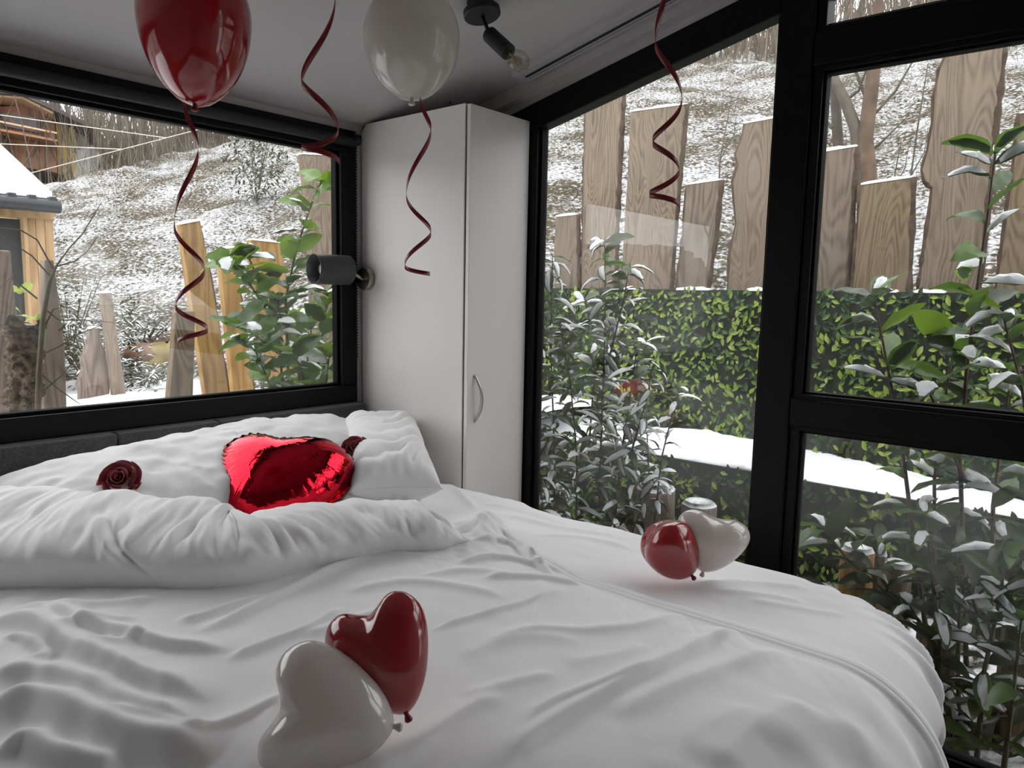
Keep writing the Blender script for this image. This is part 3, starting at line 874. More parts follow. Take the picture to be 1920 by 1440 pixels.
# two in the foreground
heart_balloon('red heart balloon standing at the front of the bed', at(762, 1338, z=ZD+.022), cdir(-.40, .90, .18), cdir(-.22, .3, -1), .165, .175, .10, M_red, M_knot)
heart_balloon('white heart balloon tipped on its side at the front of the bed', at(738, 1362, z=ZD+.03), cdir(-.95, .16, .0), cdir(-.10, .30, -1), .195, .185, .11, M_wht, M_knotw)

# foil heart ------------------------------------------------------------------
M_foil = bpy.data.materials.new('red_foil'); M_foil.use_nodes = True
_n = M_foil.node_tree; _b = _n.nodes['Principled BSDF']
_b.inputs['Base Color'].default_value = (.62, .012, .03, 1); _b.inputs['Metallic'].default_value = 1; _b.inputs['Roughness'].default_value = .07
bump(_n, _b, noise(_n, 14, 4, .6, coords(_n, (1, 1, 1)), .6), .35, .006)
_ft = at(545, 985, z=ZM+.06); _ft = _ft
fh = thing('foil_heart_balloon', 'shiny red foil heart balloon lying between the pillows and the duvet roll', 'balloon', _ft)
_fu = cdir(.07, .56, .82); _fu = _fu/np.linalg.norm(_fu)
_mw = place(at(524, 904, y=2.02)-_fu*.225, _fu, cdir(.03, .82, -.56))
o = link('foil', heart_mesh('foil', .455, .385, .27, n=88, m=22, pw=2.6, pleat=.018, cen=.12, e=.55, notch=.94), M_foil, fh, smooth=True, mw=_mw)
o.modifiers.new('weld', 'WELD').merge_threshold = .0004
_x, _y = heart_outline(88, .94); _x = _x/(_x.max()-_x.min())*.455; _y = (_y-_y.min()); _y = _y/_y.max()*.385
_c0, _c1 = 0, .385*(.5+.072)
_rim = []
for k_, s_ in enumerate((1.0, 1.045)):
    for i in range(88):
        _rim.append(_mw @ Vector((_x[i]*s_, _c1+(_y[i]-_c1)*s_, (.004 if i % 2 else -.004)*k_)))
_rf = grid_faces(2, 88, closed_v=True)
link('rim', np_mesh('rim', [tuple(v) for v in _rim], _rf), M_foil, fh).modifiers.new('t', 'SOLIDIFY').thickness = .0006

# roses ----------------------------------------------------------------------
M_petal = mat('dark_red_petal', (.20, .004, .012), .6, nscale=40, namt=.3, sheen=.2)
def rose(label, loc, axis, R, seed):
    rr_ = random.Random(seed)
    root = thing('rose_head', label, 'rose', loc, 'red rose heads on the pillows')
    ax = Vector(axis).normalized(); h = Vector((0, 0, 1)) if abs(ax.z) < .9 else Vector((1, 0, 0))
    e1 = ax.cross(h).normalized(); e2 = ax.cross(e1)
    # ring: radius at the rim, height of the rim, petals, outward roll of the edge
    rings = [(.12, .62, 2, .05), (.26, .66, 3, .10), (.44, .60, 4, .20), (.66, .46, 5, .34), (.88, .26, 6, .42)]
    for ri, (rr, hh, cnt, roll) in enumerate(rings):
        for k in range(cnt):
            a0 = 2*math.pi*k/cnt+ri*1.1+rr_.uniform(-.2, .2); span = 2*math.pi/cnt*.66*rr_.uniform(.9, 1.15)
            s1, s2, ph = rr_.uniform(.9, 1.12), rr_.uniform(.88, 1.12), rr_.uniform(0, 6)
            vs = []; nu_, nv_ = 11, 8
            for i in range(nu_):
                u = i/(nu_-1)*2-1; a = a0+u*span
                for j in range(nv_):
                    v = j/(nv_-1)
                    edge = (1-.30*abs(u)**2.5)
                    out = R*s1*rr*(.30+.70*v**.7)*(1+.10*u)+R*roll*.55*max(0, v-.6)**1.5*2*(1-.4*abs(u))
                    z = R*s2*(hh*v**.8*edge-roll*.9*max(0, v-.72)**1.3*1.6)-R*.10*ri*(1-v)+R*.03*math.sin(u*5+ph)*v
                    vs.append(tuple(Vector(loc)+e1*math.cos(a)*out+e2*math.sin(a)*out+ax*z))
            o = link('petal', np_mesh('petal', vs, grid_faces(nu_, nv_)), M_petal, root, smooth=True)
            s = o.modifiers.new('t', 'SOLIDIFY'); s.thickness = .0016
    return root
rose('dark red rose head on the left pillow', V(at(226, 902, y=2.12)), cdir(.20, .45, -.85), .060, 3)
rose('dark red rose head peeking out behind the foil heart', V(at(668, 842, y=1.975)), cdir(.30, .45, -.75), .047, 8)
# ------------------------------------------------------------------ outdoors: ground and hillside
def snow_ground(name, lo, brown, fine, patch, bias, bmp=.5, olive=None, warm=1.0):
    m = bpy.data.materials.new(name); m.use_nodes = True
    nt = m.node_tree; b = nt.nodes['Principled BSDF']; b.inputs['Roughness'].default_value = .9
    b.inputs['Specular IOR Level'].default_value = .15
    v = coords(nt, (1, 1, 1.6)); v2 = coords(nt, (1, 1, 1), loc=(7, 3, 1))
    nf = noise(nt, fine, 5, .62, v, .4); npch = noise(nt, patch, 3, .5, v2)
    mm = nt.nodes.new('ShaderNodeMath'); mm.operation = 'MULTIPLY_ADD'; mm.inputs[1].default_value = .5; mm.inputs[2].default_value = bias-.25
    nt.links.new(npch, mm.inputs[0])
    ad = nt.nodes.new('ShaderNodeMath'); ad.operation = 'ADD'; nt.links.new(nf, ad.inputs[0]); nt.links.new(mm.outputs[0], ad.inputs[1])
    mask = ramp(nt, ad.outputs[0], [(.44, (0, 0, 0)), (.56, (1, 1, 1))])
    grass = ramp(nt, noise(nt, fine*1.7, 4, .6, v2), [(.25, tuple(x*.45 for x in brown)), (.5, brown), (.68, olive or brown), (.8, (brown[0]*1.9, brown[1]*1.25, brown[2]*1.1))])
    sn = ramp(nt, noise(nt, fine*2, 2, .5, v), [(.3, tuple(x*.86 for x in lo)), (.7, lo)])
    mx = nt.nodes.new('ShaderNodeMix'); mx.data_type = 'RGBA'
    nt.links.new(mask, mx.inputs['Factor']); nt.links.new(grass, mx.inputs[6]); nt.links.new(sn, mx.inputs[7])
    nt.links.new(mx.outputs[2], b.inputs['Base Color'])
    bump(nt, b, ad.outputs[0], bmp, .05)
    return m
M_hill = snow_ground('snowy_hillside', (.66, .67, .68), (.085, .062, .037), 21.0, 1.0, -.012, 1.4, (.12, .115, .055))
M_snow = mat('fresh_snow', (.80, .81, .83), .85, spec=.2, nscale=14, namt=.04, bscale=60, bamt=.5, bdist=.006)
M_soil = snow_ground('dark_soil_with_snow', (.75, .76, .78), (.035, .027, .02), 6, 1.3, -.02, .6)

def pix_az(px): return YAW-math.atan((px-960)/FPX)
AZ = np.radians(np.array([-60, -30, 0, 8, 20, 32, 38, 44, 50, 56, 62, 68, 76, 90, 120, 150]))
R_ = np.array([3.0, 4.4, 5.2, 6.0, 7.0, 8.5, 10, 13, 16, 20, 25, 32, 45, 70])
rt = np.radians(np.array([-18, -11.5, -3.2, 2.0, 5.5, 9.0, 11.3, 14.0, 15.6, 16.6, 17.2, 17.7, 18, 18.5]))
lf = np.radians(np.array([-16.0, -12, -10.0, -8.0, -5.0, -1.5, 1.0, 4.4, 6.8, 8.6, 9.6, 10.1, 10.4, 10.5]))
bkp = np.radians(np.array([-16.0, -12, -10.0, -8.5, -6.5, -4.6, -3.8, -2.0, -0.5, 1.0, 2.5, 4.0, 5, 6]))
_wr = np.array([.55, .9, 1, 1, 1, 1, .95, .7, .45, .25, .1, .02, 0, 0, 0, 0])
_wb = np.array([0, 0, 0, 0, 0, 0, 0, 0, 0, 0, .05, .2, .5, .8, .95, 1])
def hill_z(az, r):
    wr_ = np.interp(az, AZ, _wr); wb_ = np.interp(az, AZ, _wb)
    e = np.interp(r, R_, rt)*wr_+np.interp(r, R_, lf)*(1-wr_)*(1-wb_)+np.interp(r, R_, bkp)*wb_
    cap = np.radians(np.interp(np.degrees(az), [-60, 5, 20, 38, 44, 50, 56, 64.6, 75, 90, 150], [19, 19, 17, 16.3, 15, 13, 11.3, 9.1, 6.6, 5, 4]))
    e = np.minimum(e, cap)-np.log1p(np.exp(-np.abs(e-cap)/.012))*.012
    x, y = r*np.cos(az), r*np.sin(az)
    z = CAMZ+r*np.tan(e)
    k = np.clip((r-4.5)/4, 0, 1)
    z = z+k*(fbm(x*.35, y*.35, 3)*.16*np.clip(r/14, .3, 1.5)+fbm(x*1.5, y*1.5, 3)*.10)+.03*fbm(x*5, y*5, 3)*np.clip((r-5)/3, .1, 1)
    return z
na, nr = 640, 300
az = np.radians(np.linspace(-62, 150, na)); 
A_, T_ = np.meshgrid(az, np.linspace(0, 1, nr), indexing='ij')
rs = np.where(A_ < math.radians(44), 4.46/np.maximum(np.cos(A_), .47), 2.72/np.maximum(np.sin(A_), .5))
RR = rs*(68/rs)**(T_**1.05)
ZZ = hill_z(A_, RR)
P = np.stack([RR*np.cos(A_), RR*np.sin(A_), ZZ], -1).reshape(-1, 3)
struct(link('ground', np_mesh('hillside', P, grid_faces(na, nr)), M_hill, smooth=True))
struct(MB().box(-70, 70, -70, 70, -.45, -.28).build('ground', M_snow))
# strip of bed between the glass wall and the screens, darker and only dusted
n1, n2 = 60, 120
X, Y = np.meshgrid(np.linspace(XG+.11, 4.50, n1), np.linspace(-2.5, 4.2, n2), indexing='ij')
Z = -.13+.05*fbm(X*3, Y*3, 3)+.015*fbm(X*14, Y*14, 2)+.14*np.clip((X-2.6)/.9, 0, 1)
struct(link('ground', np_mesh('planting_bed', np.stack([X, Y, Z], -1).reshape(-1, 3), grid_faces(n1, n2)), M_soil, smooth=True))
# snow lying just outside the headboard window
n1, n2 = 90, 60
X, Y = np.meshgrid(np.linspace(-2.5, 4.4, n1), np.linspace(2.74, 6.6, n2), indexing='ij')
Z = CAMZ-.73+.03*fbm(X*1.4, Y*1.4, 3)-.04*np.clip((3.2-Y), 0, 1)
M_snowflat = M_snow
struct(link('ground', np_mesh('snow_terrace', np.stack([X, Y, Z], -1).reshape(-1, 3), grid_faces(n1, n2)), M_snowflat, smooth=True))

# tufts of dry grass on the slope (nobody could count them)
M_tuft = mat('dry_grass', (.20, .15, .085), .9, nscale=3, namt=.4)
def hill_pt(px, r): 
    a = pix_az(px); return np.array([r*math.cos(a), r*math.sin(a), float(hill_z(np.array(a), np.array(r)))])
N = 26000
a = np.radians(nrng.uniform(-25, 85, N)); r = 5.2*(45/5.2)**nrng.rand(N)
keep = fbm(r*np.cos(a)*.8+4, r*np.sin(a)*.8, 2) > -.25
a, r = a[keep], r[keep]; N = len(a)
ok = (r*np.cos(a) > 4.9) | (r*np.sin(a) > 6.8)
a, r = a[ok], r[ok]; N = len(a)
b0 = np.stack([r*np.cos(a), r*np.sin(a), hill_z(a, r)-.02], -1)
ln = nrng.uniform(.06, .22, N)*np.clip(r/11, .6, 2.0); lean = nrng.normal(0, .45, (N, 2))
tip = b0+np.stack([lean[:, 0]*ln, lean[:, 1]*ln, ln], -1)
th_ = nrng.uniform(0, math.pi, N); wd_ = .0025*np.clip(r/7, .8, 4)
side = np.stack([np.cos(th_), np.sin(th_), np.zeros(N)], -1)*wd_[:, None]
s2 = np.stack([-np.sin(th_), np.cos(th_), np.zeros(N)], -1)*wd_[:, None]
Vv = np.stack([b0+side, b0-side, b0+s2, tip], 1).reshape(-1, 3)
i0 = np.arange(N)*4
Fc = np.concatenate([np.stack([i0, i0+1, i0+3], -1), np.stack([i0+1, i0+2, i0+3], -1), np.stack([i0+2, i0, i0+3], -1)])
tag(link('dry_grass', np_mesh('dry_grass', Vv, Fc), M_tuft), 'dry brown grass stalks poking through the snow on the hillside', 'grass', kind='stuff')
# brushwood thicket along the crest: thin upright stems
M_brush = mat('grey_brown_twigs', (.17, .14, .105), .9, nscale=2, namt=.45)
def brush(n, azlo, azhi, rlo, rhi, hlo, hhi, w, name, label):
    a = np.radians(nrng.uniform(azlo, azhi, n)); r = nrng.uniform(rlo, rhi, n)
    b0 = np.stack([r*np.cos(a), r*np.sin(a), hill_z(a, r)-.1], -1)
    hgt = nrng.uniform(hlo, hhi, n)
    vs = []; fs = []
    m_ = b0+np.stack([nrng.normal(0, .12, n)*hgt, nrng.normal(0, .12, n)*hgt, hgt*.55], -1)
    t_ = m_+np.stack([nrng.normal(0, .14, n)*hgt, nrng.normal(0, .14, n)*hgt, hgt*.45], -1)
    ww = nrng.uniform(.5, 1.3, n)*w
    ring = []
    for c, s in ((b0, 1.), (m_, .75), (t_, .25)):
        for k in range(3):
            q = 2*math.pi*k/3
            ring.append(c+np.stack([np.cos(q)*ww*s, np.sin(q)*ww*s, 0*ww], -1))
    VV = np.stack(ring, 1).reshape(-1, 3); i0 = np.arange(n)*9
    FF = []
    for l in (0, 3):
        for k in range(3):
            k2 = (k+1) % 3
            FF.append(np.stack([i0+l+k, i0+l+k2, i0+l+3+k2, i0+l+3+k], -1))
    tag(link(name, np_mesh(name, VV, np.concatenate(FF)), M_brush), label, 'brushwood', kind='stuff')
brush(3800, 52, 84, 24, 46, 1.2, 4.2, .022, 'brushwood', 'bare grey brown brushwood along the crest behind the long window')
brush(3200, -8, 42, 20, 46, 1.0, 4.2, .022, 'brushwood', 'bare brushwood at the top of the slope above the plank fence')

# bare trees -------------------------------------------------------------------
M_bark = mat('grey_bark', (.10, .085, .068), .9, nscale=9, namt=.4, bscale=30, bamt=.5)
def tree_mesh(seed, H, r0, levels=3, lean=0.0, spread=.55, nb=6):
    rg = random.Random(seed); trunk = MB(); br = MB()
    def grow(p, d, L, r, lvl):
        n = 5; pts = [np.array(p)]; rad = [r]; dd = np.array(d, float)
        for i in range(n):
            dd = dd+np.array([rg.gauss(0, .10), rg.gauss(0, .10), .05 if lvl else 0.02]); dd /= np.linalg.norm(dd)
            pts.append(pts[-1]+dd*L/n); rad.append(r*(1-.75*(i+1)/n))
        (trunk if lvl == 0 else br).tube(pts, rad, 6 if lvl == 0 else 4, cap=False)
        if lvl < levels:
            for b in range(nb if lvl == 0 else 4):
                k = rg.uniform(.35, .98); idx = min(int(k*n), n-1); q = pts[idx]+(pts[idx+1]-pts[idx])*(k*n-idx)
                a = rg.uniform(0, 2*math.pi); side = np.array([math.cos(a), math.sin(a), rg.uniform(.2, .9)])
                nd = dd*.55+side*spread; nd /= np.linalg.norm(nd)
                grow(q, nd, L*rg.uniform(.35, .55), r*(1-.7*k)*.62, lvl+1)
    grow((0, 0, -.2), (lean, 0, 1), H, r0, 0)
    return trunk.mesh('trunk'), br.mesh('branches')
TREES = [tree_mesh(3+i, 7.5+i, .085+.012*i, 3, .06*i) for i in range(4)]
for tm, bm_ in TREES: tm.materials.append(M_bark); bm_.materials.append(M_bark)
def plant_tree(kind, loc, s, rz, label, group):
    t = thing('bare_tree', label, 'tree', loc, group, (0, 0, rz)); t.scale = (s, s, s)
    for nm, me in zip(('trunk', 'branches'), TREES[kind]):
        o = bpy.data.objects.new(nm, me); COL.objects.link(o); o.parent = t
    return t
rg = random.Random(5)
for i in range(44):
    px = rg.uniform(-40, 640); r = rg.uniform(24, 50)
    plant_tree(i % 4, hill_pt(px, r), rg.uniform(.55, 1.1), rg.uniform(0, 6.3), 'bare grey tree among the wood on the crest beyond the long window', 'leafless trees beyond the long window')
for i in range(34):
    px = rg.uniform(1180, 2000); r = rg.uniform(21, 46)
    plant_tree(i % 4, hill_pt(px, r), rg.uniform(.5, 1.0), rg.uniform(0, 6.3), 'bare grey tree among the wood at the top of the fenced slope', 'leafless trees above the plank fence')
# the forked tree standing close behind the fence
ft = thing('forked_tree', 'forked bare tree with a reddish trunk standing just behind the plank fence', 'tree', at(1640, 420, x=6.2))
M_bark2 = mat('reddish_bark', (.12, .08, .055), .9, nscale=7, namt=.5, bscale=25, bamt=.6)
def pxtube(pts, x, rads, n=8): return MB().tube([at(a, b, x=x) for a, b in pts], rads, n)
pxtube([(1632, 440), (1628, 330), (1622, 260), (1630, 200), (1638, 130), (1646, 40), (1650, -60)], 6.2, [.07, .065, .06, .055, .05, .04, .02]).build('trunk', M_bark2, ft, smooth=True)
pxtube([(1625, 400), (1612, 300), (1604, 240), (1585, 190), (1565, 150), (1548, 110), (1530, 40)], 6.2, [.055, .05, .045, .042, .036, .03, .015]).build('trunk', M_bark, ft, smooth=True)
pxtube([(1577, 345), (1570, 250), (1566, 180), (1560, 100), (1548, 20)], 6.35, [.045, .042, .04, .035, .02]).build('trunk', M_bark, ft, smooth=True)
for P_ in ([(1618, 250), (1640, 215), (1680, 170), (1720, 100)], [(1585, 190), (1610, 170), (1640, 90)], [(1630, 200), (1600, 120), (1590, 40)],
           [(1560, 240), (1530, 210), (1500, 190)], [(1612, 300), (1650, 270), (1700, 220)], [(1640, 110), (1680, 50), (1720, -20)], [(1548, 110), (1580, 50), (1600, -30)]):
    pxtube(P_, 6.25, [.016]+[.011]*(len(P_)-2)+[.004], 5).build('branch', M_bark, ft)
# low red leafed bush and thin saplings
for k, P_ in enumerate(([(1700, 420), (1708, 330), (1722, 230), (1740, 120)], [(1795, 330), (1800, 230), (1830, 120)], [(1345, 420), (1350, 300), (1372, 180)], [(1662, 430), (1672, 360), (1690, 260)])):
    s_ = thing('sapling', ['thin sapling rising between the short plank and the tallest plank', 'thin sapling just left of the tallest plank top', 'thin sapling on the slope left of the black post', 'thin sapling beside the forked tree'][k], 'sapling', at(*P_[0], x=6.6), 'thin saplings behind the fence')
    pxtube(P_, 6.6, [.010]+[.007]*(len(P_)-2)+[.003], 5).build('stem', M_bark, s_)
    pxtube([P_[1], (P_[1][0]+25, P_[1][1]-45), (P_[1][0]+32, P_[1][1]-90)], 6.6, [.005, .004, .002], 4).build('twig', M_bark, s_)
# ------------------------------------------------------------------ timber: fence, boards, hut, house
def wood(name, base, dark, rough=.8, rings=26, bscale=1.0):
    m = bpy.data.materials.new(name); m.use_nodes = True
    nt = m.node_tree; b = nt.nodes['Principled BSDF']; b.inputs['Roughness'].default_value = rough
    b.inputs['Specular IOR Level'].default_value = .2
    tc = nt.nodes.new('ShaderNodeTexCoord'); oi = nt.nodes.new('ShaderNodeObjectInfo')
    ad = nt.nodes.new('ShaderNodeVectorMath'); ad.operation = 'MULTIPLY_ADD'
    cb = nt.nodes.new('ShaderNodeCombineXYZ')
    for i in range(3): nt.links.new(oi.outputs['Random'], cb.inputs[i])
    ad.inputs[1].default_value = (31, 17, 23)
    nt.links.new(cb.outputs[0], ad.inputs[0]); nt.links.new(tc.outputs['Object'], ad.inputs[2])
    mp = nt.nodes.new('ShaderNodeMapping'); mp.inputs['Scale'].default_value = (4.2, 4.2, .75); nt.links.new(ad.outputs[0], mp.inputs['Vector'])
    n1 = noise(nt, 1.0, 2, .45, mp.outputs[0], .3)
    sn = nt.nodes.new('ShaderNodeMath'); sn.operation = 'MULTIPLY'; sn.inputs[1].default_value = rings*6.283; nt.links.new(n1, sn.inputs[0])
    si = nt.nodes.new('ShaderNodeMath'); si.operation = 'SINE'; nt.links.new(sn.outputs[0], si.inputs[0])
    mp2 = nt.nodes.new('ShaderNodeMapping'); mp2.inputs['Scale'].default_value = (70, 70, 2.5); nt.links.new(ad.outputs[0], mp2.inputs['Vector'])
    n2 = noise(nt, 1.0, 4, .6, mp2.outputs[0])
    n3 = noise(nt, 2.2, 3, .5, ad.outputs[0])
    a1 = nt.nodes.new('ShaderNodeMath'); a1.operation = 'MULTIPLY_ADD'; a1.inputs[1].default_value = .09; a1.inputs[2].default_value = .28; nt.links.new(si.outputs[0], a1.inputs[0])
    a2 = nt.nodes.new('ShaderNodeMath'); a2.operation = 'MULTIPLY_ADD'; a2.inputs[1].default_value = .45; nt.links.new(n2, a2.inputs[0]); nt.links.new(a1.outputs[0], a2.inputs[2])
    a3 = nt.nodes.new('ShaderNodeMath'); a3.operation = 'MULTIPLY_ADD'; a3.inputs[1].default_value = .25; nt.links.new(n3, a3.inputs[0]); nt.links.new(a2.outputs[0], a3.inputs[2])
    nt.links.new(ramp(nt, a3.outputs[0], [(.44, dark), (.66, base), (.86, tuple(min(1, x*1.2) for x in base))]), b.inputs['Base Color'])
    bump(nt, b, a3.outputs[0], .25*bscale, .006)
    return m
W_grey = wood('weathered_plank', (.225, .178, .132), (.12, .092, .068), rings=38)
W_grey2 = wood('grey_brown_plank', (.195, .157, .12), (.10, .08, .06))
W_brown = wood('brown_plank', (.215, .16, .105), (.11, .078, .05))
W_yel = wood('fresh_yellow_plank', (.37, .225, .085), (.23, .125, .045), rings=14)
W_old = wood('old_grey_wood', (.25, .20, .165), (.11, .085, .07), rings=30)
W_pine = wood('pale_pine', (.46, .31, .17), (.32, .20, .10), rings=10)
M_barke = mat('rough_dark_bark', (.085, .058, .04), .95, nscale=14, namt=.5, bscale=35, bamt=.9, bdist=.01)

def slab(name, parent, pts, thick, axis, mt, bevel=.006):
    """closed outline of world points (all on a plane of constant x or y) made thick away from the house"""
    n = len(pts); pts = [np.array(p) for p in pts]
    off = np.array([thick, 0, 0]) if axis == 0 else np.array([0, thick, 0])
    c = sum(pts)/n
    vs = [tuple(p-c) for p in pts]+[tuple(p+off-c) for p in pts]
    fs = [tuple(range(n)), tuple(range(2*n-1, n-1, -1))]+[((i+1) % n, i, n+i, n+(i+1) % n) for i in range(n)]
    me = mesh(name, vs, fs)
    bm = bmesh.new(); bm.from_mesh(me); bmesh.ops.recalc_face_normals(bm, faces=bm.faces); bm.to_mesh(me); bm.free()
    o = link(name, me, mt, parent, mw=Matrix.Translation(V(c)))
    if bevel:
        m = o.modifiers.new('bevel', 'BEVEL'); m.width = bevel; m.segments = 2; m.limit_method = 'ANGLE'; m.angle_limit = .9
    return o

def strip(name, parent, pts, thick, w, axis, mt, seed=0):
    """bark left on an edge: a lumpy rod along the edge"""
    rg = random.Random(seed); q = []
    pts = [np.array(p) for p in pts]
    for a, b in zip(pts[:-1], pts[1:]):
        k = max(2, int(np.linalg.norm(b-a)/.05))
        for i in range(k): q.append(a+(b-a)*i/k)
    q.append(pts[-1])
    off = np.array([thick/2, 0, 0]) if axis == 0 else np.array([0, thick/2, 0])
    q = [p+off for p in q]
    rad = [w*rg.uniform(.7, 1.25) for _ in q]
    return MB().tube(q, rad, 7).build(name, mt, parent, smooth=True)

def snowcap(parent, a, b, thick, axis, h=.022, seed=0):
    rg = random.Random(seed); a = np.array(a); b = np.array(b); n = 9
    off = np.array([thick, 0, 0]) if axis == 0 else np.array([0, thick, 0])
    vs = []
    for i in range(n):
        t = i/(n-1); p = a+(b-a)*t; e = h*(.55+.45*math.sin(math.pi*t))*rg.uniform(.75, 1.2)
        for s, zz in ((-.08, -.003), (.0, e*.7), (.35, e), (.7, e), (1.0, e*.7), (1.08, -.003)):
            vs.append(tuple(p+off*s+np.array([0, 0, zz])))
    fs = [tuple(f) for f in grid_faces(n, 6)]+[(0, 1, 2, 3, 4, 5), tuple((n-1)*6+k for k in (5, 4, 3, 2, 1, 0))]
    return link('snow_cap', mesh('snow_cap', vs, fs), M_snow, parent, smooth=True)

XFN = 4.40
fence = thing('plank_fence', 'row of upright live edge planks of uneven height behind the leaf screen', 'fence', (XFN, 1.5, 0))
# left edge (top to bottom), right edge (bottom to top), material, bark sides
PL = [
 ([(1042, 406), (1038, 470), (1040, 560)], [(1082, 560), (1082, 470), (1080, 402)], W_grey2, 'r'),
 ([(1100, 150), (1094, 300), (1090, 560)], [(1150, 560), (1158, 330), (1168, 150)], W_grey, 'lr'),
 ([(1182, 209), (1176, 330), (1162, 560)], [(1254, 560), (1272, 330), (1285, 195)], W_grey, 'r'),
 ([(1287, 346), (1280, 440), (1266, 560)], [(1322, 560), (1340, 440), (1350, 337)], W_grey2, 'lr'),
 ([(1396, 231), (1390, 262), (1378, 290), (1384, 308), (1374, 340), (1376, 370), (1380, 420), (1368, 480), (1364, 560)], [(1446, 560), (1466, 380), (1478, 216)], W_grey, 'l'),
 ([(1520, 288), (1508, 420), (1494, 560)], [(1586, 560), (1596, 400), (1604, 274)], W_grey2, 'r'),
 ([(1614, 346), (1606, 450), (1597, 560)], [(1700, 560), (1706, 450), (1709, 332)], W_brown, 'lr'),
 ([(1776, 99), (1762, 130), (1752, 180), (1749, 230), (1740, 280), (1729, 318), (1734, 338), (1748, 352), (1744, 400), (1733, 470), (1720, 560)], [(1830, 560), (1846, 420), (1860, 270), (1872, 170), (1882, 81)], W_grey, 'lr'),
 ([(1912, 212), (1900, 320), (1866, 560)], [(1962, 560), (1990, 330), (2000, 200)], W_brown, 'l'),
 ([(2040, 120), (2030, 300), (1995, 560)], [(2090, 560), (2130, 300), (2150, 110)], W_grey, 'l'),
 ([(960, 300), (955, 420), (956, 560)], [(1012, 560), (1016, 420), (1018, 296)], W_grey2, 'r'),
]
for i, (le, re_, mt, bk) in enumerate(PL):
    xx = XFN+.012*(i % 3); th = .042
    Lp = [at(a, b, x=xx) for a, b in le]; Rp = [at(a, b, x=xx) for a, b in re_]
    lo_l = Lp[-1]+np.array([0, .0, -.9]); lo_r = Rp[0]+np.array([0, 0, -.9])
    o = slab('plank', fence, Lp+[lo_l, lo_r]+Rp, th, 0, mt)
    if 'l' in bk: strip('bark', o, Lp, th, .020, 0, M_barke, i)
    if 'r' in bk: strip('bark', o, list(reversed(Rp)), th, .020, 0, M_barke, i+50)
    snowcap(o, Lp[0], Rp[-1], th, 0, .018, i)
MB().box(XFN+.06, XFN+.11, -1.0, 4.4, CAMZ-.35, CAMZ-.25).build('rail', W_old, fence)

# leaf printed screens -----------------------------------------------------------
M_fab = mat('dark_screen_fabric', (.018, .024, .012), .85, nscale=18, namt=.6)
def leafmat(name, c):
    return mat(name, c, .55, nscale=30, namt=.35, spec=.3)
LM = [leafmat('leaf_print_lime', (.20, .275, .04)), leafmat('leaf_print_green', (.085, .15, .03)), leafmat('leaf_print_deep', (.03, .06, .018)), leafmat('leaf_print_pale', (.27, .33, .09)), leafmat('leaf_print_bluish', (.035, .065, .04))]
def leaf_shape(L, W, fold=.18, bend=.1, n=4):
    vs = []; fs = []
    prof = [0, .62, 1.0, .72, 0]
    for i, w in enumerate(prof):
        t = i/(len(prof)-1)
        z = -bend*L*t*t
        if w == 0: vs.append((0, L*t, z))
        else: vs += [(-w*W/2, L*t, z+fold*w*W/2), (0, L*t, z), (w*W/2, L*t, z+fold*w*W/2)]
    # verts: 0 base; 1,2,3; 4,5,6; 7,8,9; 10 tip
    fs = [(0, 2, 1), (0, 3, 2), (1, 2, 5, 4), (2, 3, 6, 5), (4, 5, 8, 7), (5, 6, 9, 8), (7, 8, 10), (8, 9, 10)]
    return vs, fs
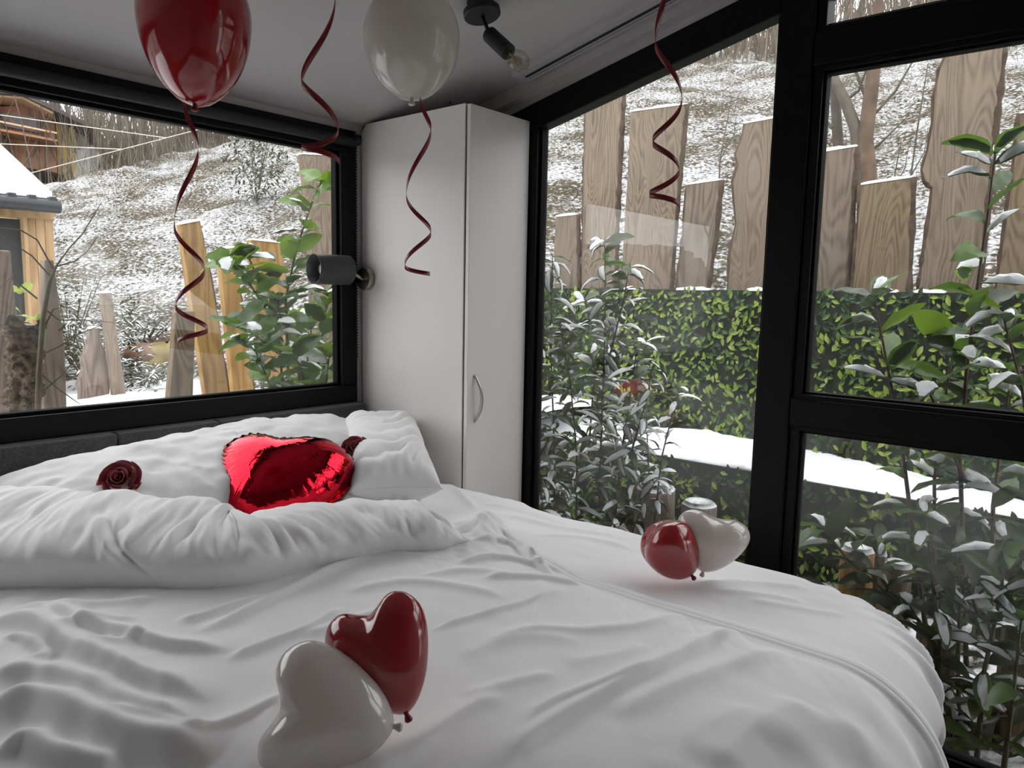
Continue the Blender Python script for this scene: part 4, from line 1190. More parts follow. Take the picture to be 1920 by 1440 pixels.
def hedge(name, label, x, y0, y1, z0, z1, dens, seed, nobj):
    root = thing(name, label, 'screen', (x, (y0+y1)/2, z0), 'leaf printed privacy screens')
    MB().box(x, x+.02, y0, y1, z0, z1).build('fabric', M_fab, root)
    rg = np.random.RandomState(seed)
    n = int((y1-y0)*(z1-z0)*dens)
    data = []
    for k in range(n):
        y = rg.uniform(y0+.02, y1-.02); z = rg.uniform(z0+.02, z1-.02); s = rg.uniform(.026, .060)
        a = rg.normal(math.pi/2, 1.15); mi = rg.choice(5, p=[.26, .24, .28, .08, .14])
        if vnoise(np.array(y*2.1), np.array(z*2.1+5)) < -.22 and rg.rand() < .75: mi = rg.choice([2, 4, 2])
        tilt = rg.normal(0, .35)
        off = {2: .004, 4: .006, 1: .012, 0: .018, 3: .022}[int(mi)]+rg.uniform(0, .006)
        data.append((y, z, s, a, int(mi), tilt, off))
    protos = {}
    for mi in range(5):
        vs, fs = leaf_shape(1.0, .46, .28, .12)
        me = mesh('leaf', vs, fs); me.materials.append(LM[mi]); protos[mi] = (me, vs, fs)
    def mw_of(d):
        y, z, s, a, mi, tilt, off = d
        up = Vector((-tilt*.4, math.cos(a), math.sin(a))).normalized(); nz = Vector((-1, tilt*.3, .25)); nz = (nz-up*nz.dot(up)).normalized(); xx = up.cross(nz)
        return Matrix(((xx.x*s, up.x*s, nz.x*s, x-off), (xx.y*s, up.y*s, nz.y*s, y), (xx.z*s, up.z*s, nz.z*s, z), (0, 0, 0, 1)))
    # the leaves that show largest: nearest to the room, bright ones in front
    order = sorted(range(n), key=lambda k: -(data[k][2]*(1 if data[k][4] in (0, 1, 3) else .6))/math.hypot(x, data[k][0]))
    single = set(order[:nobj]) if nobj else set()
    buckets = {mi: ([], []) for mi in range(5)}
    for k, d in enumerate(data):
        mwm = mw_of(d)
        if k in single:
            o = bpy.data.objects.new('leaf', protos[d[4]][0]); COL.objects.link(o)
            o.matrix_basis = mwm; o.parent = root; o.matrix_parent_inverse = pinv(root)
        else:
            bv, bf = buckets[d[4]]; b = len(bv)
            bv += [tuple(mwm @ Vector(v)) for v in protos[d[4]][1]]; bf += [tuple(i+b for i in f) for f in protos[d[4]][2]]
    allv, allf, mats = [], [], []
    for mi, (bv, bf) in buckets.items():
        b = len(allv); allv += bv; allf += [tuple(i+b for i in f) for f in bf]; mats += [mi]*len(bf)
    me = mesh('leaf_layer', allv, allf)
    for mi in range(5): me.materials.append(LM[mi])
    me.polygons.foreach_set('material_index', mats)
    o = link('leaf_layer', me, None, root); o['kind'] = 'stuff'
    return root
hedge('leaf_screen', 'upper screen of printed green leaves in front of the plank fence', 4.30, -.7, 3.9, CAMZ-.98, CAMZ+.058, 1250, 3, 300)
hedge('leaf_screen', 'lower leaf screen below the snow bank, seen through the lower glass', 3.69, -.7, 3.2, CAMZ-1.62, CAMZ-.895, 1000, 4, 300)
# bank of snow on the ledge between the two screens
n1, n2 = 40, 220
A_, B_ = np.meshgrid(np.linspace(0, 1, n1), np.linspace(-.75, 3.6, n2), indexing='ij')
X = 3.74+A_*.56
zb = CAMZ-.845+np.interp(B_, [-.8, .3, .9, 1.6, 2.4, 3.6], [-.13, -.10, -.03, .0, .005, .0])
edgeF = np.clip(A_/.16, 0, 1)**.5
Z = zb-.09+.085*edgeF+.03*np.sin(A_*math.pi)+.020*fbm(X*5, B_*3, 3)+.006*fbm(X*22, B_*22, 2)
X = X-.03*np.sin(edgeF*math.pi)*(1-A_)+.03*fbm(X*2+3, B_*4, 3)*(1-A_)
sb = np.stack([X, B_, Z], -1).reshape(-1, 3)
o = link('snow_bank', np_mesh('snow_bank', sb, grid_faces(n1, n2)), M_snow, smooth=True); o.modifiers.new('t', 'SOLIDIFY').thickness = .05
tag(o, 'long white bank of snow lying between the upper and lower leaf screens', 'snow')
# loose snow along the top of the upper screen
for i, (pa, pb) in enumerate((((1268, 541), (1330, 542)), ((1400, 542), (1432, 543)), ((1640, 546), (1682, 547)), ((1714, 548), (1772, 549)), ((1170, 539), (1200, 540)))):
    a, b = at(*pa, x=4.30), at(*pb, x=4.30); a[2] = b[2] = CAMZ+.058
    r = empty('snow_clump', a); tag(r, ['snow clump on the screen rim below the leaning ribbon plank', 'snow clump on the screen rim just left of the black post', 'snow clump on the screen rim below the brown plank', 'snow clump on the screen rim below the tallest plank', 'snow clump on the screen rim above the snowy shrub'][i], 'snow', 'snow on the leaf screen rim')
    snowcap(r, a, b, .04, 0, .02, i+9)

# boards and posts outside the headboard window --------------------------------------
def board(name, label, left, right, y, thick, mt, cap=True, cat='board', group='boards standing outside the long window', bark=''):
    Lp = [at(a, b, y=y) for a, b in left]; Rp = [at(a, b, y=y) for a, b in right]
    r = thing(name, label, cat, (Lp[-1]+Rp[0])/2, group)
    lo = [Lp[-1]+np.array([(Lp[-1]-Lp[0])[0]*.3, 0, -.35]), Rp[0]+np.array([(Lp[-1]-Lp[0])[0]*.3, 0, -.35])]
    slab('timber', r, Lp+lo+Rp, thick, 1, mt)
    if 'l' in bark: strip('bark', r, Lp, thick, .014, 1, M_barke, 3)
    if 'r' in bark: strip('bark', r, list(reversed(Rp)), thick, .016, 1, M_barke, 4)
    if cap: snowcap(r, Lp[0], Rp[-1], thick, 1, .012, int(y*10))
    return r
board('grey_board', 'tall grey weathered board at the left edge behind the bark log', [(-30, 466), (-22, 600), (-8, 770)], [(52, 770), (40, 640), (28, 560), (20, 470)], 3.45, .05, W_old, False)
board('grey_board', 'tall grey lichen spotted board to the right of the bark log', [(84, 486), (82, 560), (82, 770)], [(126, 770), (122, 650), (112, 570), (101, 487)], 3.30, .05, W_old, False)
board('bottle_shaped_board', 'short bottle shaped board with swirling grain and a knot', [(168, 616), (166, 645), (156, 668), (155, 695), (146, 722), (150, 732)], [(206, 730), (206, 690), (203, 668), (192, 645), (186, 614)], 5.2, .05, W_old, True)
board('thin_post', 'thin leaning grey post beside the bottle shaped board', [(191, 549), (198, 610), (212, 724)], [(236, 730), (222, 640), (210, 548)], 5.1, .06, W_grey, True)
board('dark_board', 'dark weathered short board left of the leaning yellow one', [(330, 584), (326, 650), (316, 755)], [(362, 755), (366, 640), (366, 583)], 3.55, .05, W_brown, False)
board('yellow_board', 'leaning fresh yellow board, tallest of the yellow ones', [(338, 420), (352, 520), (368, 620), (388, 755)], [(432, 755), (410, 600), (392, 500), (380, 440), (374, 413)], 3.75, .05, W_yel, True, bark='r')
board('yellow_board', 'narrow yellow board half hidden by the green laurel', [(411, 468), (420, 560), (440, 755)], [(480, 755), (464, 640), (440, 463)], 3.95, .05, W_yel, True, bark='r')
board('yellow_board', 'wide snow topped yellow board behind the green laurel', [(471, 449), (476, 520), (500, 660), (520, 755)], [(570, 755), (540, 560), (529, 455)], 3.9, .05, W_yel, True)
board('grey_plank', 'tall grey plank behind the laurel at the right end of the long window', [(566, 288), (582, 420), (592, 740)], [(680, 740), (664, 420), (650, 292)], 3.9, .05, W_grey, True)
# the bark covered log
lg = thing('bark_log', 'short log in flaky lichen covered bark at the left edge', 'log', at(46, 770, y=3.2))
_q = [(40, 780), (44, 740), (48, 700), (46, 660), (42, 630), (46, 604)]
pts = [at(a, b, y=3.2) for a, b in _q]
n_s, n_t = 70, 44
cum = np.linspace(0, 1, len(pts)); rings = []
M_lichen = mat('lichen_bark', (.115, .085, .058), .95, nscale=34, namt=.9, bscale=40, bamt=1, bdist=.012)
for i in range(n_s):
    t = i/(n_s-1); c = np.array([np.interp(t, cum, [p[j] for p in pts]) for j in range(3)])
    a = np.arange(n_t)*2*math.pi/n_t
    rr = .054*(1+.20*vnoise(np.cos(a)*3+t*9, np.sin(a)*3+t*2)+.22*vnoise(np.cos(a)*9+t*30, np.sin(a)*9+t*13))*(1.15 if t > .8 else 1)
    rings.append(np.stack([c[0]+np.cos(a)*rr, c[1]+np.sin(a)*rr, c[2]+.03*vnoise(a*1.5, a*0+3)*(t > .95)], -1))
link('bark', np_mesh('bark', np.array(rings).reshape(-1, 3), grid_faces(n_s, n_t, closed_v=True)), M_lichen, lg, smooth=True)
MB().lathe([(.05, -.01), (0, -.004)], pts[-1], (0, 0, 1), 20).build('cut_end', W_old, lg)

# logs standing in the planting bed outside the glass wall
def stump(label, px0, px1, pytop, pybot, x, mt=W_grey):
    a, b = at(px0, pytop, x=x), at(px1, pytop, x=x); c = (a+b)/2; r = abs(a[1]-b[1])/2
    zb = -.30
    root = thing('log_stump', label, 'log', (c[0], c[1], zb), 'upright logs in the planting bed')
    m = MB(); n = 22; rg = random.Random(int(px0))
    prof = [rg.uniform(.93, 1.07) for _ in range(n)]
    rings = []
    for z, s in ((zb, 1.02), (c[2]*.5, 1.0), (c[2]-.01, .99), (c[2], .95)):
        rings += [(c[0]+math.cos(2*math.pi*k/n)*r*s*prof[k], c[1]+math.sin(2*math.pi*k/n)*r*s*prof[k], z) for k in range(n)]
    fs = [tuple(f) for f in grid_faces(4, n, closed_v=True)]+[tuple(3*n+k for k in range(n))]
    link('timber', mesh('timber', [(v[0]-c[0], v[1]-c[1], v[2]) for v in rings], fs), mt, root, mw=Matrix.Translation((c[0], c[1], 0)))
    cap = [(r*.98*math.cos(2*math.pi*k/n)*prof[k]+c[0], r*.98*math.sin(2*math.pi*k/n)*prof[k]+c[1], c[2]-.002) for k in range(n)]
    cap += [(r*.8*math.cos(2*math.pi*k/n)*prof[k]+c[0], r*.8*math.sin(2*math.pi*k/n)*prof[k]+c[1], c[2]+.016) for k in range(n)]+[(c[0], c[1], c[2]+.024)]
    fs = [tuple(f) for f in grid_faces(2, n, closed_v=True)]+[(n+k, n+(k+1) % n, 2*n) for k in range(n)]
    link('snow_cap', mesh('snow_cap', cap, fs), M_snow, root, smooth=True)
stump('pale grey snow topped log behind the heart balloons, right of its pair', 1282, 1342, 945, 1000, 3.25, W_old)
stump('pale grey log behind the snowy shrub, left of its pair', 1196, 1262, 915, 1000, 3.3, W_old)
stump('yellowish snow topped log beyond the foot of the bed', 1578, 1640, 1030, 1200, 3.05, W_yel)
stump('narrow brown log squeezed between two thicker logs', 1641, 1664, 1040, 1200, 3.12, W_brown)
stump('brown log to the right of the yellowish one', 1658, 1712, 1060, 1200, 3.0, W_brown)
stump('broad low log behind the shrub stems at the right', 1720, 1800, 1180, 1300, 2.95, W_brown)
stump('broad low brown log at the right edge among shrub stems', 1880, 1970, 1170, 1300, 2.95, W_brown)
_s = thing('plant_pot', 'dark round plant pot on the ground outside the lower right pane', 'pot', at(1770, 1370, x=2.85))
_pc = at(1770, 1300, x=2.85)
MB().lathe([(.0, -.02), (.15, -.02), (.165, .0), (.168, .015), (.16, .02), (.145, -.16), (.13, -.2), (0, -.2)], (_pc[0], _pc[1], _pc[2]-.03), (0, 0, 1), 30).build('shell', M_bmetal, _s, smooth=True, angle=.7)
MB().lathe([(.155, -.015), (.1, -.008), (0, -.004)], (_pc[0], _pc[1], _pc[2]-.03), (0, 0, 1), 20).build('soil', M_soil, _s)

# timber hut at the left -----------------------------------------------------------
hut = thing('timber_hut', 'pale timber hut with a dark door and a snowy roof at the left edge', 'hut', at(60, 640, d=6.6))
M_dark = mat('dark_door', (.03, .032, .035), .5, nscale=10, namt=.2)
M_gutter = mat('anthracite_gutter', (.03, .033, .037), .45, nscale=20)
M_roofsnow = mat('roof_snow', (.72, .73, .75), .85, nscale=5, namt=.02, bscale=12, bamt=.2, bdist=.01)
HYc = 5.6
def hy(px, py, y=HYc): return at(px, py, y=y)
_zb = CAMZ-.95
def hutbox(name, pa, pb, ztop_px, y0, y1, mt, zbot=None):
    a, b = hy(pa, 450, y0), hy(pb, 450, y0); zt = hy(pa, ztop_px, y0)[2]
    return MB().box(a[0], b[0], y0, y1, _zb if zbot is None else zbot, zt).build(name, mt, hut)
hutbox('door', -160, 50, 396, HYc+.05, HYc+.12, M_dark)
for i, (pa, pb) in enumerate(((52, 68), (69, 85), (86, 101))):
    hutbox('wall_plank', pa, pb, 396, HYc-.005*i, HYc+.10, W_pine)
hutbox('door_post', 46, 53, 396, HYc-.02, HYc+.10, W_pine)
_a = hy(-160, 384, HYc-.03); _b = hy(101, 396, HYc-.03); _c = hy(101, 412, HYc-.03)
MB().box(_a[0], _b[0], HYc-.03, HYc+.08, _c[2], _b[2]+.06).build('lintel', W_pine, hut)
# side wall running back, made of planks
_x1 = hy(101, 450)[0]
for k in range(4):
    MB().box(_x1-.06, _x1-.005*k, HYc+.10+k*.28, HYc+.10+k*.28+.275, _zb, _b[2]+.05+.02*k).build('wall_plank', W_pine, hut)
_e1 = hy(112, 388, HYc-.22); _e0 = np.array([hy(-260, 340, HYc-.22)[0], HYc-.22, _e1[2]])
MB().tube([_e0, _e1], .042, 12).build('gutter', M_gutter, hut, smooth=True, angle=.7)
_r1 = np.array([_e1[0]-.02, HYc+1.7, _e1[2]+.86]); _r0 = np.array([_e0[0], HYc+1.7, _e1[2]+.86])
_u = np.array([0, 0, .05])
vs = [_e0+_u*.6, _e1+_u*.6, _r1, _r0]
rf = link('roof', mesh('roof', [tuple(v) for v in vs]+[tuple(v-_u) for v in vs], [(0, 1, 2, 3), (7, 6, 5, 4), (0, 4, 5, 1), (1, 5, 6, 2), (2, 6, 7, 3), (3, 7, 4, 0)]), M_gutter, hut)
vs = [v+_u*.4+np.array([-.03, .03, 0]) for v in vs]
link('roof_snow', mesh('roof_snow', [tuple(v+_u*.8) for v in vs]+[tuple(v) for v in vs], [(0, 1, 2, 3), (7, 6, 5, 4), (0, 4, 5, 1), (1, 5, 6, 2), (2, 6, 7, 3), (3, 7, 4, 0)]), M_roofsnow, rf)
for px in (20, 58, 96):
    p = hy(px, 380, HYc-.20); p[2] = _e1[2]+.045
    MB().prism([(p[0]-.03, p[2]-.02), (p[0]+.03, p[2]-.02), (p[0]+.018, p[2]+.012), (p[0]-.018, p[2]+.012)], 1, HYc-.24, HYc-.1).build('roof_rib', M_gutter, rf)

# chalet on the hill --------------------------------------------------------------------
HD = 21.0
ho = at(60, 250, d=HD)
hz = thing('hill_chalet', 'brown and yellow chalet with a low gable roof on the hilltop', 'house', (ho[0], ho[1], ho[2]-2.5))
fwd = np.array([math.cos(YAW+.52), math.sin(YAW+.52), 0]); rgt = np.array([fwd[1], -fwd[0], 0]); upz = np.array([0, 0, 1.])
k_ = HD*1.0/FPX
def hp(px, py, dep=0): return ho+rgt*((px-60)*k_)+upz*((245-py-.10*(px-60))*k_)+fwd*dep
M_hbrown = mat('chalet_brown_wall', (.33, .17, .095), .8, nscale=3, namt=.2); M_hyel = mat('chalet_yellow_wall', (.62, .42, .13), .8, nscale=3, namt=.15)
M_hroof = mat('chalet_roof', (.07, .055, .05), .8, nscale=3); M_hsoff = mat('chalet_soffit', (.62, .42, .25), .8, nscale=4); M_hgl = mat('chalet_window', (.03, .025, .03), .2, nscale=4); M_hgrey = mat('chalet_grey_wall', (.45, .42, .40), .8, nscale=4)
def hpoly(name, pts, d0, d1, mt, par):
    n = len(pts); vs = [tuple(hp(a, b, d0)) for a, b in pts]+[tuple(hp(a, b, d1)) for a, b in pts]
    return link(name, mesh(name, vs, [tuple(range(n)), tuple(range(2*n-1, n-1, -1))]+[((i+1) % n, i, n+i, n+(i+1) % n) for i in range(n)]), mt, par)
hpoly('front_wall', [(-90, 236), (-90, 310), (97, 310), (97, 216), (52, 197)], 0, 4, M_hbrown, hz)
w_ = hpoly('window', [(-60, 226), (-60, 243), (78, 243), (78, 217), (60, 216)], -.12, .02, M_hgl, hz)
hpoly('window_post', [(29, 222), (29, 243), (31, 243), (31, 221)], -.16, -.12, M_hbrown, w_)
hpoly('window_post', [(52, 219), (52, 243), (54, 243), (54, 218)], -.16, -.12, M_hbrown, w_)
hpoly('side_wall', [(98, 212), (98, 310), (130, 310), (130, 220)], .2, 3.5, M_hyel, hz)
hpoly('side_wall', [(130, 221), (130, 310), (152, 310), (152, 228)], .5, 3.5, M_hgrey, hz)
hpoly('roof', [(-120, 221), (-120, 215), (50, 187), (160, 222), (156, 228), (52, 195)], -1.2, 4.6, M_hroof, hz)
hpoly('soffit', [(-115, 224), (-115, 221), (52, 195), (97, 210), (97, 214), (52, 198.5)], -1.0, 0, M_hsoff, hz)
hpoly('balcony_rail', [(-120, 246), (-120, 243), (102, 245), (102, 248)], -1.0, -.9, M_hsoff, hz)
hpoly('balcony_floor', [(-120, 262), (-120, 258), (102, 258), (102, 262)], -1.0, 0, M_hbrown, hz)
# three slack wires crossing the view
M_wire = mat('pale_wire', (.55, .50, .42), .6, nscale=8)
for i, (p, q, d0, d1) in enumerate((((-40, 210), (312, 258.6), 11, 11), ((-40, 268), (230, 280), 11, 11), ((-40, 350), (420, 230.5), 11, 11))):
    a, b = at(*p, d=d0), at(*q, d=d1)
    o = MB().tube([a+(b-a)*t-np.array([0, 0, .0*t]) for t in np.linspace(0, 1, 9)], .007, 5).build('wire', M_wire)
    tag(o, ['upper pale wire crossing in front of the chalet', 'middle pale wire running level below the chalet', 'slanting pale wire rising to the right past the chalet'][i], 'wire', 'wires strung across the hill')
# rocks and a fallen log by the low shrubs
for i, (px, py, s) in enumerate(((283, 668, .14), (300, 672, .19), (268, 664, .13), (308, 705, .20))):
    c = at(px, py, y=6.2); bm = bmesh.new(); bmesh.ops.create_icosphere(bm, subdivisions=3, radius=1)
    for v in bm.verts:
        n_ = float(vnoise(np.array(v.co.x*1.7+i*5), np.array(v.co.y*1.7+v.co.z*1.3))); v.co = v.co*(1+.25*n_); v.co.x *= s*1.3; v.co.y *= s; v.co.z *= s*.75
    me = bpy.data.meshes.new('rock'); bm.to_mesh(me); bm.free()
    o = link('rock', me, mat('rock_%d' % i, [(.30, .17, .11), (.33, .26, .12), (.26, .16, .11), (.30, .30, .28)][i], .9, nscale=8, namt=.4, bscale=18, bamt=.6, bdist=.01), smooth=True, mw=Matrix.Translation(V(c)))
    tag(o, ['reddish rock between the thin post and the yellow rock', 'yellowish mossy rock beside the dark board', 'small reddish rock at the foot of the slope', 'grey boulder low behind the dark board'][i], 'rock', 'rocks at the foot of the slope')
_l0, _l1 = at(268, 648, y=6.4), at(322, 636, y=6.3)
o = MB().tube([_l0, (_l0+_l1)/2, _l1], [.055, .06, .058], 12).build('fallen_log', W_old, smooth=True, angle=.8)
tag(o, 'pale fallen log lying on the slope behind the rocks', 'log')
# ------------------------------------------------------------------ shrubs
def leaf_mat(name, c, back, tl=.35, rough=.35):
    m = bpy.data.materials.new(name); m.use_nodes = True
    nt = m.node_tree; b = nt.nodes['Principled BSDF']; out = nt.nodes['Material Output']
    b.inputs['Roughness'].default_value = rough
    v = coords(nt); cc = ramp(nt, noise(nt, 18, 3, .5, v), [(.3, tuple(x*.75 for x in c)), (.7, c)])
    nt.links.new(cc, b.inputs['Base Color'])
    t = nt.nodes.new('ShaderNodeBsdfTranslucent'); t.inputs[0].default_value = (*back, 1)
    mx = nt.nodes.new('ShaderNodeMixShader'); mx.inputs[0].default_value = tl
    nt.links.new(b.outputs[0], mx.inputs[1]); nt.links.new(t.outputs[0], mx.inputs[2]); nt.links.new(mx.outputs[0], out.inputs['Surface'])
    return m
L_bright = leaf_mat('laurel_leaf_bright', (.10, .19, .025), (.22, .36, .03))
L_mid = leaf_mat('laurel_leaf', (.055, .11, .025), (.12, .22, .03))
L_dull = leaf_mat('dull_green_leaf', (.07, .095, .04), (.10, .14, .04), .25)
L_dark = leaf_mat('dark_leaf', (.035, .055, .018), (.06, .10, .02), .25)
M_stem = mat('brown_green_stem', (.085, .07, .035), .7, nscale=20, namt=.3)
M_stem2 = mat('reddish_stem', (.10, .05, .04), .7, nscale=20, namt=.3)

def big_leaf(L, W, fold, bend, curl, snow, seed, cover=.9):
    """pointed leaf with a midrib fold and a droop; snow = its white load"""
    rg = random.Random(seed)
    ns, nw = 9, 5
    ctr = []; wid = []
    p = np.array([0., 0.]); a = 0.15
    for i in range(ns):
        t = i/(ns-1)
        wid.append(W/2*max(0, math.sin(math.pi*min(1, t*.97+.015))**.8)*(1.12-.24*t))
        ctr.append(p.copy()); p = p+np.array([math.cos(a), math.sin(a)])*L/(ns-1); a -= bend/(ns-1)
    vs = []
    for i in range(ns):
        for j in range(nw):
            u = j/(nw-1)*2-1
            vs.append((u*wid[i], ctr[i][0], ctr[i][1]+fold*abs(u)*wid[i]+curl*W*.1*math.sin(i*1.9+u*2)))
    me = np_mesh('leaf', vs, grid_faces(ns, nw))
    sv = []
    for i in range(ns):
        t = i/(ns-1); k = math.sin(math.pi*t)**.6
        for j in range(nw):
            u = (j/(nw-1)*2-1); edge = (1-abs(u)**3)
            wj = cover*rg.uniform(.78, 1.05) if abs(u) > .9 else cover
            q = min(ns-1.001, max(0, (i-(ns-1)/2)*(.45+.5*cover)+(ns-1)/2)); i0 = int(q); fq = q-i0
            cc = ctr[i0]*(1-fq)+ctr[i0+1]*fq; ww = wid[i0]*(1-fq)+wid[i0+1]*fq
            sv.append((u*ww*wj, cc[0], cc[1]+fold*abs(u)*ww*wj+.0012+snow*edge*k*rg.uniform(.6, 1.35)))
    sm = np_mesh('snow', sv, grid_faces(ns, nw))
    return me, sm
def leaf_set(L, W, fold, bends, snow, mats, seed, cover=.9):
    out = []
    for i, bd in enumerate(bends):
        me, sm = big_leaf(L, W*(1+.12*((i % 3)-1)), fold, bd, .5, snow, seed+i, cover*(1-.22*(i % 2)))
        me.polygons.foreach_set('use_smooth', [True]*len(me.polygons)); sm.polygons.foreach_set('use_smooth', [True]*len(sm.polygons))
        mm = []
        for mt in mats:
            c = me.copy(); c.materials.append(mt); mm.append(c)
        sm.materials.append(M_snow); out.append((mm, sm))
    return out
def add_leaf(root, rinv, lset, base, d, up, s, matk, snow, rg):
    y = Vector(d).normalized(); z = Vector(up); z = (z-y*z.dot(y))
    if z.length < 1e-3: z = Vector((1, 0, 0)).cross(y)
    z.normalize(); x = y.cross(z)
    mm, sm = lset[rg.randrange(len(lset))]
    mw = Matrix(((x.x*s, y.x*s, z.x*s, base[0]), (x.y*s, y.y*s, z.y*s, base[1]), (x.z*s, y.z*s, z.z*s, base[2]), (0, 0, 0, 1)))
    o = bpy.data.objects.new('leaf', mm[matk % len(mm)]); COL.objects.link(o); o.matrix_basis = mw; o.parent = root; o.matrix_parent_inverse = rinv
    if snow:
        q = bpy.data.objects.new('snow', sm); COL.objects.link(q); q.parent = o
    return o
def shrub(name, label, stems, lset, nmats, density, rise, snowp, seed, smat, group=None, scale=(.8, 1.15), r0=.007, start=.15, tipn=4):
    """stems: polylines of world points; leaves stand alternately along them and bunch at the tip"""
    rg = random.Random(seed)
    root = thing(name, label, 'shrub', stems[0][0], group)
    rinv = pinv(root); n = 0
    for st in stems:
        st = [np.array(p) for p in st]
        L = [np.linalg.norm(b-a) for a, b in zip(st[:-1], st[1:])]; T = sum(L)
        MB().tube(st, [r0*(1-.65*i/(len(st)-1)) for i in range(len(st))], 6).build('stem', smat, root, smooth=True)
        def at_len(s):
            for a, b, l in zip(st[:-1], st[1:], L):
                if s <= l: return a+(b-a)*s/l, (b-a)/l
                s -= l
            return st[-1], (st[-1]-st[-2])/L[-1]
        k = max(2, int(T*(1-start)*density)); ang = rg.uniform(0, 6)
        for i in range(k+tipn):
            s = T*(start+(1-start)*min(1, (i+rg.uniform(-.3, .3))/max(1, k))) if i < k else T*rg.uniform(.97, 1)
            p, tdir = at_len(max(0, min(T, s)))
            ang += 2.4+rg.uniform(-.4, .4)
            h = np.array([math.cos(ang), math.sin(ang), 0])
            d = h*(.9)+tdir*rg.uniform(.1, .7)+np.array([0, 0, rg.uniform(*rise)])
            up = np.array([0, 0, 1.])+h*rg.uniform(-.2, .6)+np.array([rg.uniform(-.7, .7), rg.uniform(-.7, .7), 0])
            flat = d[2]/np.linalg.norm(d)
            add_leaf(root, rinv, lset, p, d, up, rg.uniform(*scale), rg.randrange(nmats), rg.random() < snowp, rg); n += 1
    return root

# green laurel outside the headboard window
LA = leaf_set(.155, .092, .22, [.5, .9, .2, 1.1], .013, [L_bright, L_mid, L_bright], 1)
py_ = lambda L, y: [at(a, b, y=y+o) for a, b, o in L]
shrub('laurel_shrub', 'green laurel with broad leaves close outside the right end of the long window', [
    py_([(548, 800, 0), (540, 700, 0), (536, 560, .02), (556, 465, .0), (578, 400, -.02), (596, 350, -.05), (612, 335, -.06)], 3.15),
    py_([(540, 800, .0), (528, 700, .03), (521, 600, .05), (522, 560, .05)], 3.05),
    py_([(530, 640, .05), (505, 590, .0), (470, 535, -.05), (440, 500, -.1), (428, 488, -.12)], 3.15),
    py_([(505, 600, .05), (490, 540, .0), (470, 490, -.05), (462, 480, -.05)], 3.25),
    py_([(520, 660, .0), (480, 630, -.05), (450, 612, -.1)], 3.0),
    py_([(575, 800, .0), (595, 700, .0), (606, 620, .0), (616, 545, .0)], 3.1),
    py_([(590, 800, .0), (600, 730, .05), (590, 650, .1), (575, 590, .1)], 3.2),
    py_([(556, 800, .0), (560, 720, .05), (560, 660, .1), (552, 610, .1)], 3.3),
    py_([(525, 800, .0), (505, 720, .0), (480, 660, .0), (462, 640, .0)], 3.1),
    py_([(570, 800, .0), (575, 730, -.05), (560, 680, -.1), (540, 660, -.1)], 3.0),
    py_([(600, 800, .0), (612, 720, -.05), (618, 660, -.1)], 3.0),
], LA, 3, 38, (-.35, .35), .34, 3, M_stem, start=.28)

# snowy narrow-leaved shrub outside the glass wall, next to the wardrobe
LB = leaf_set(.135, .040, .3, [.9, 1.3, .5, 1.6], .012, [L_dull, L_mid, L_dull], 20, .85)
px_ = lambda L, x: [at(a, b, x=x+o) for a, b, o in L]
shrub('snowy_shrub', 'tall snowy shrub with narrow leaves pressed against the glass beside the wardrobe', [
    px_([(1040, 1000, 0), (1038, 800, .0), (1032, 640, .05), (1036, 480, .0)], 2.85),
    px_([(1120, 1010, 0), (1128, 800, .05), (1135, 600, .05), (1134, 445, .0)], 3.0),
    px_([(1080, 1010, 0), (1082, 860, .0), (1070, 720, .0), (1050, 610, -.03)], 2.9),
    px_([(1150, 1010, 0), (1165, 850, .0), (1185, 720, .0), (1195, 640, .0)], 3.0),
    px_([(1135, 700, .05), (1170, 560, .0), (1180, 500, .0)], 3.0),
    px_([(1180, 860, .0), (1215, 740, -.05), (1222, 690, -.1)], 3.0),
    px_([(1020, 1000, 0), (1010, 860, .0), (1008, 700, .0), (1010, 560, .0)], 2.75),
    px_([(1100, 900, 0), (1110, 760, .1), (1118, 650, .1), (1095, 560, .1)], 3.1),
    px_([(1060, 980, 0), (1060, 930, .1), (1090, 840, .1), (1140, 780, .1)], 3.2),
    px_([(1170, 1000, 0), (1190, 930, .1), (1190, 860, .1), (1150, 800, .1)], 3.2),
], LB, 3, 50, (-.75, .1), .62, 7, M_stem2, scale=(.75, 1.25), r0=.006, start=.05)
LB2 = leaf_set(.12, .036, .3, [.9, 1.3, .5], .007, [L_dull, L_dark], 30)
shrub('snowy_shrub', 'smaller snowy shrub in front of the leaf screen, left of the black post', [
    px_([(1225, 1000, 0), (1240, 860, .0), (1262, 770, .0), (1272, 735, .0)], 3.1),
    px_([(1225, 1000, .1), (1215, 860, .1), (1210, 720, .1), (1212, 640, .1)], 3.2),
    px_([(1180, 1010, .0), (1200, 960, .0), (1230, 900, .0)], 3.1),
], LB2, 2, 38, (-.8, .0), .6, 9, M_stem2, r0=.005)

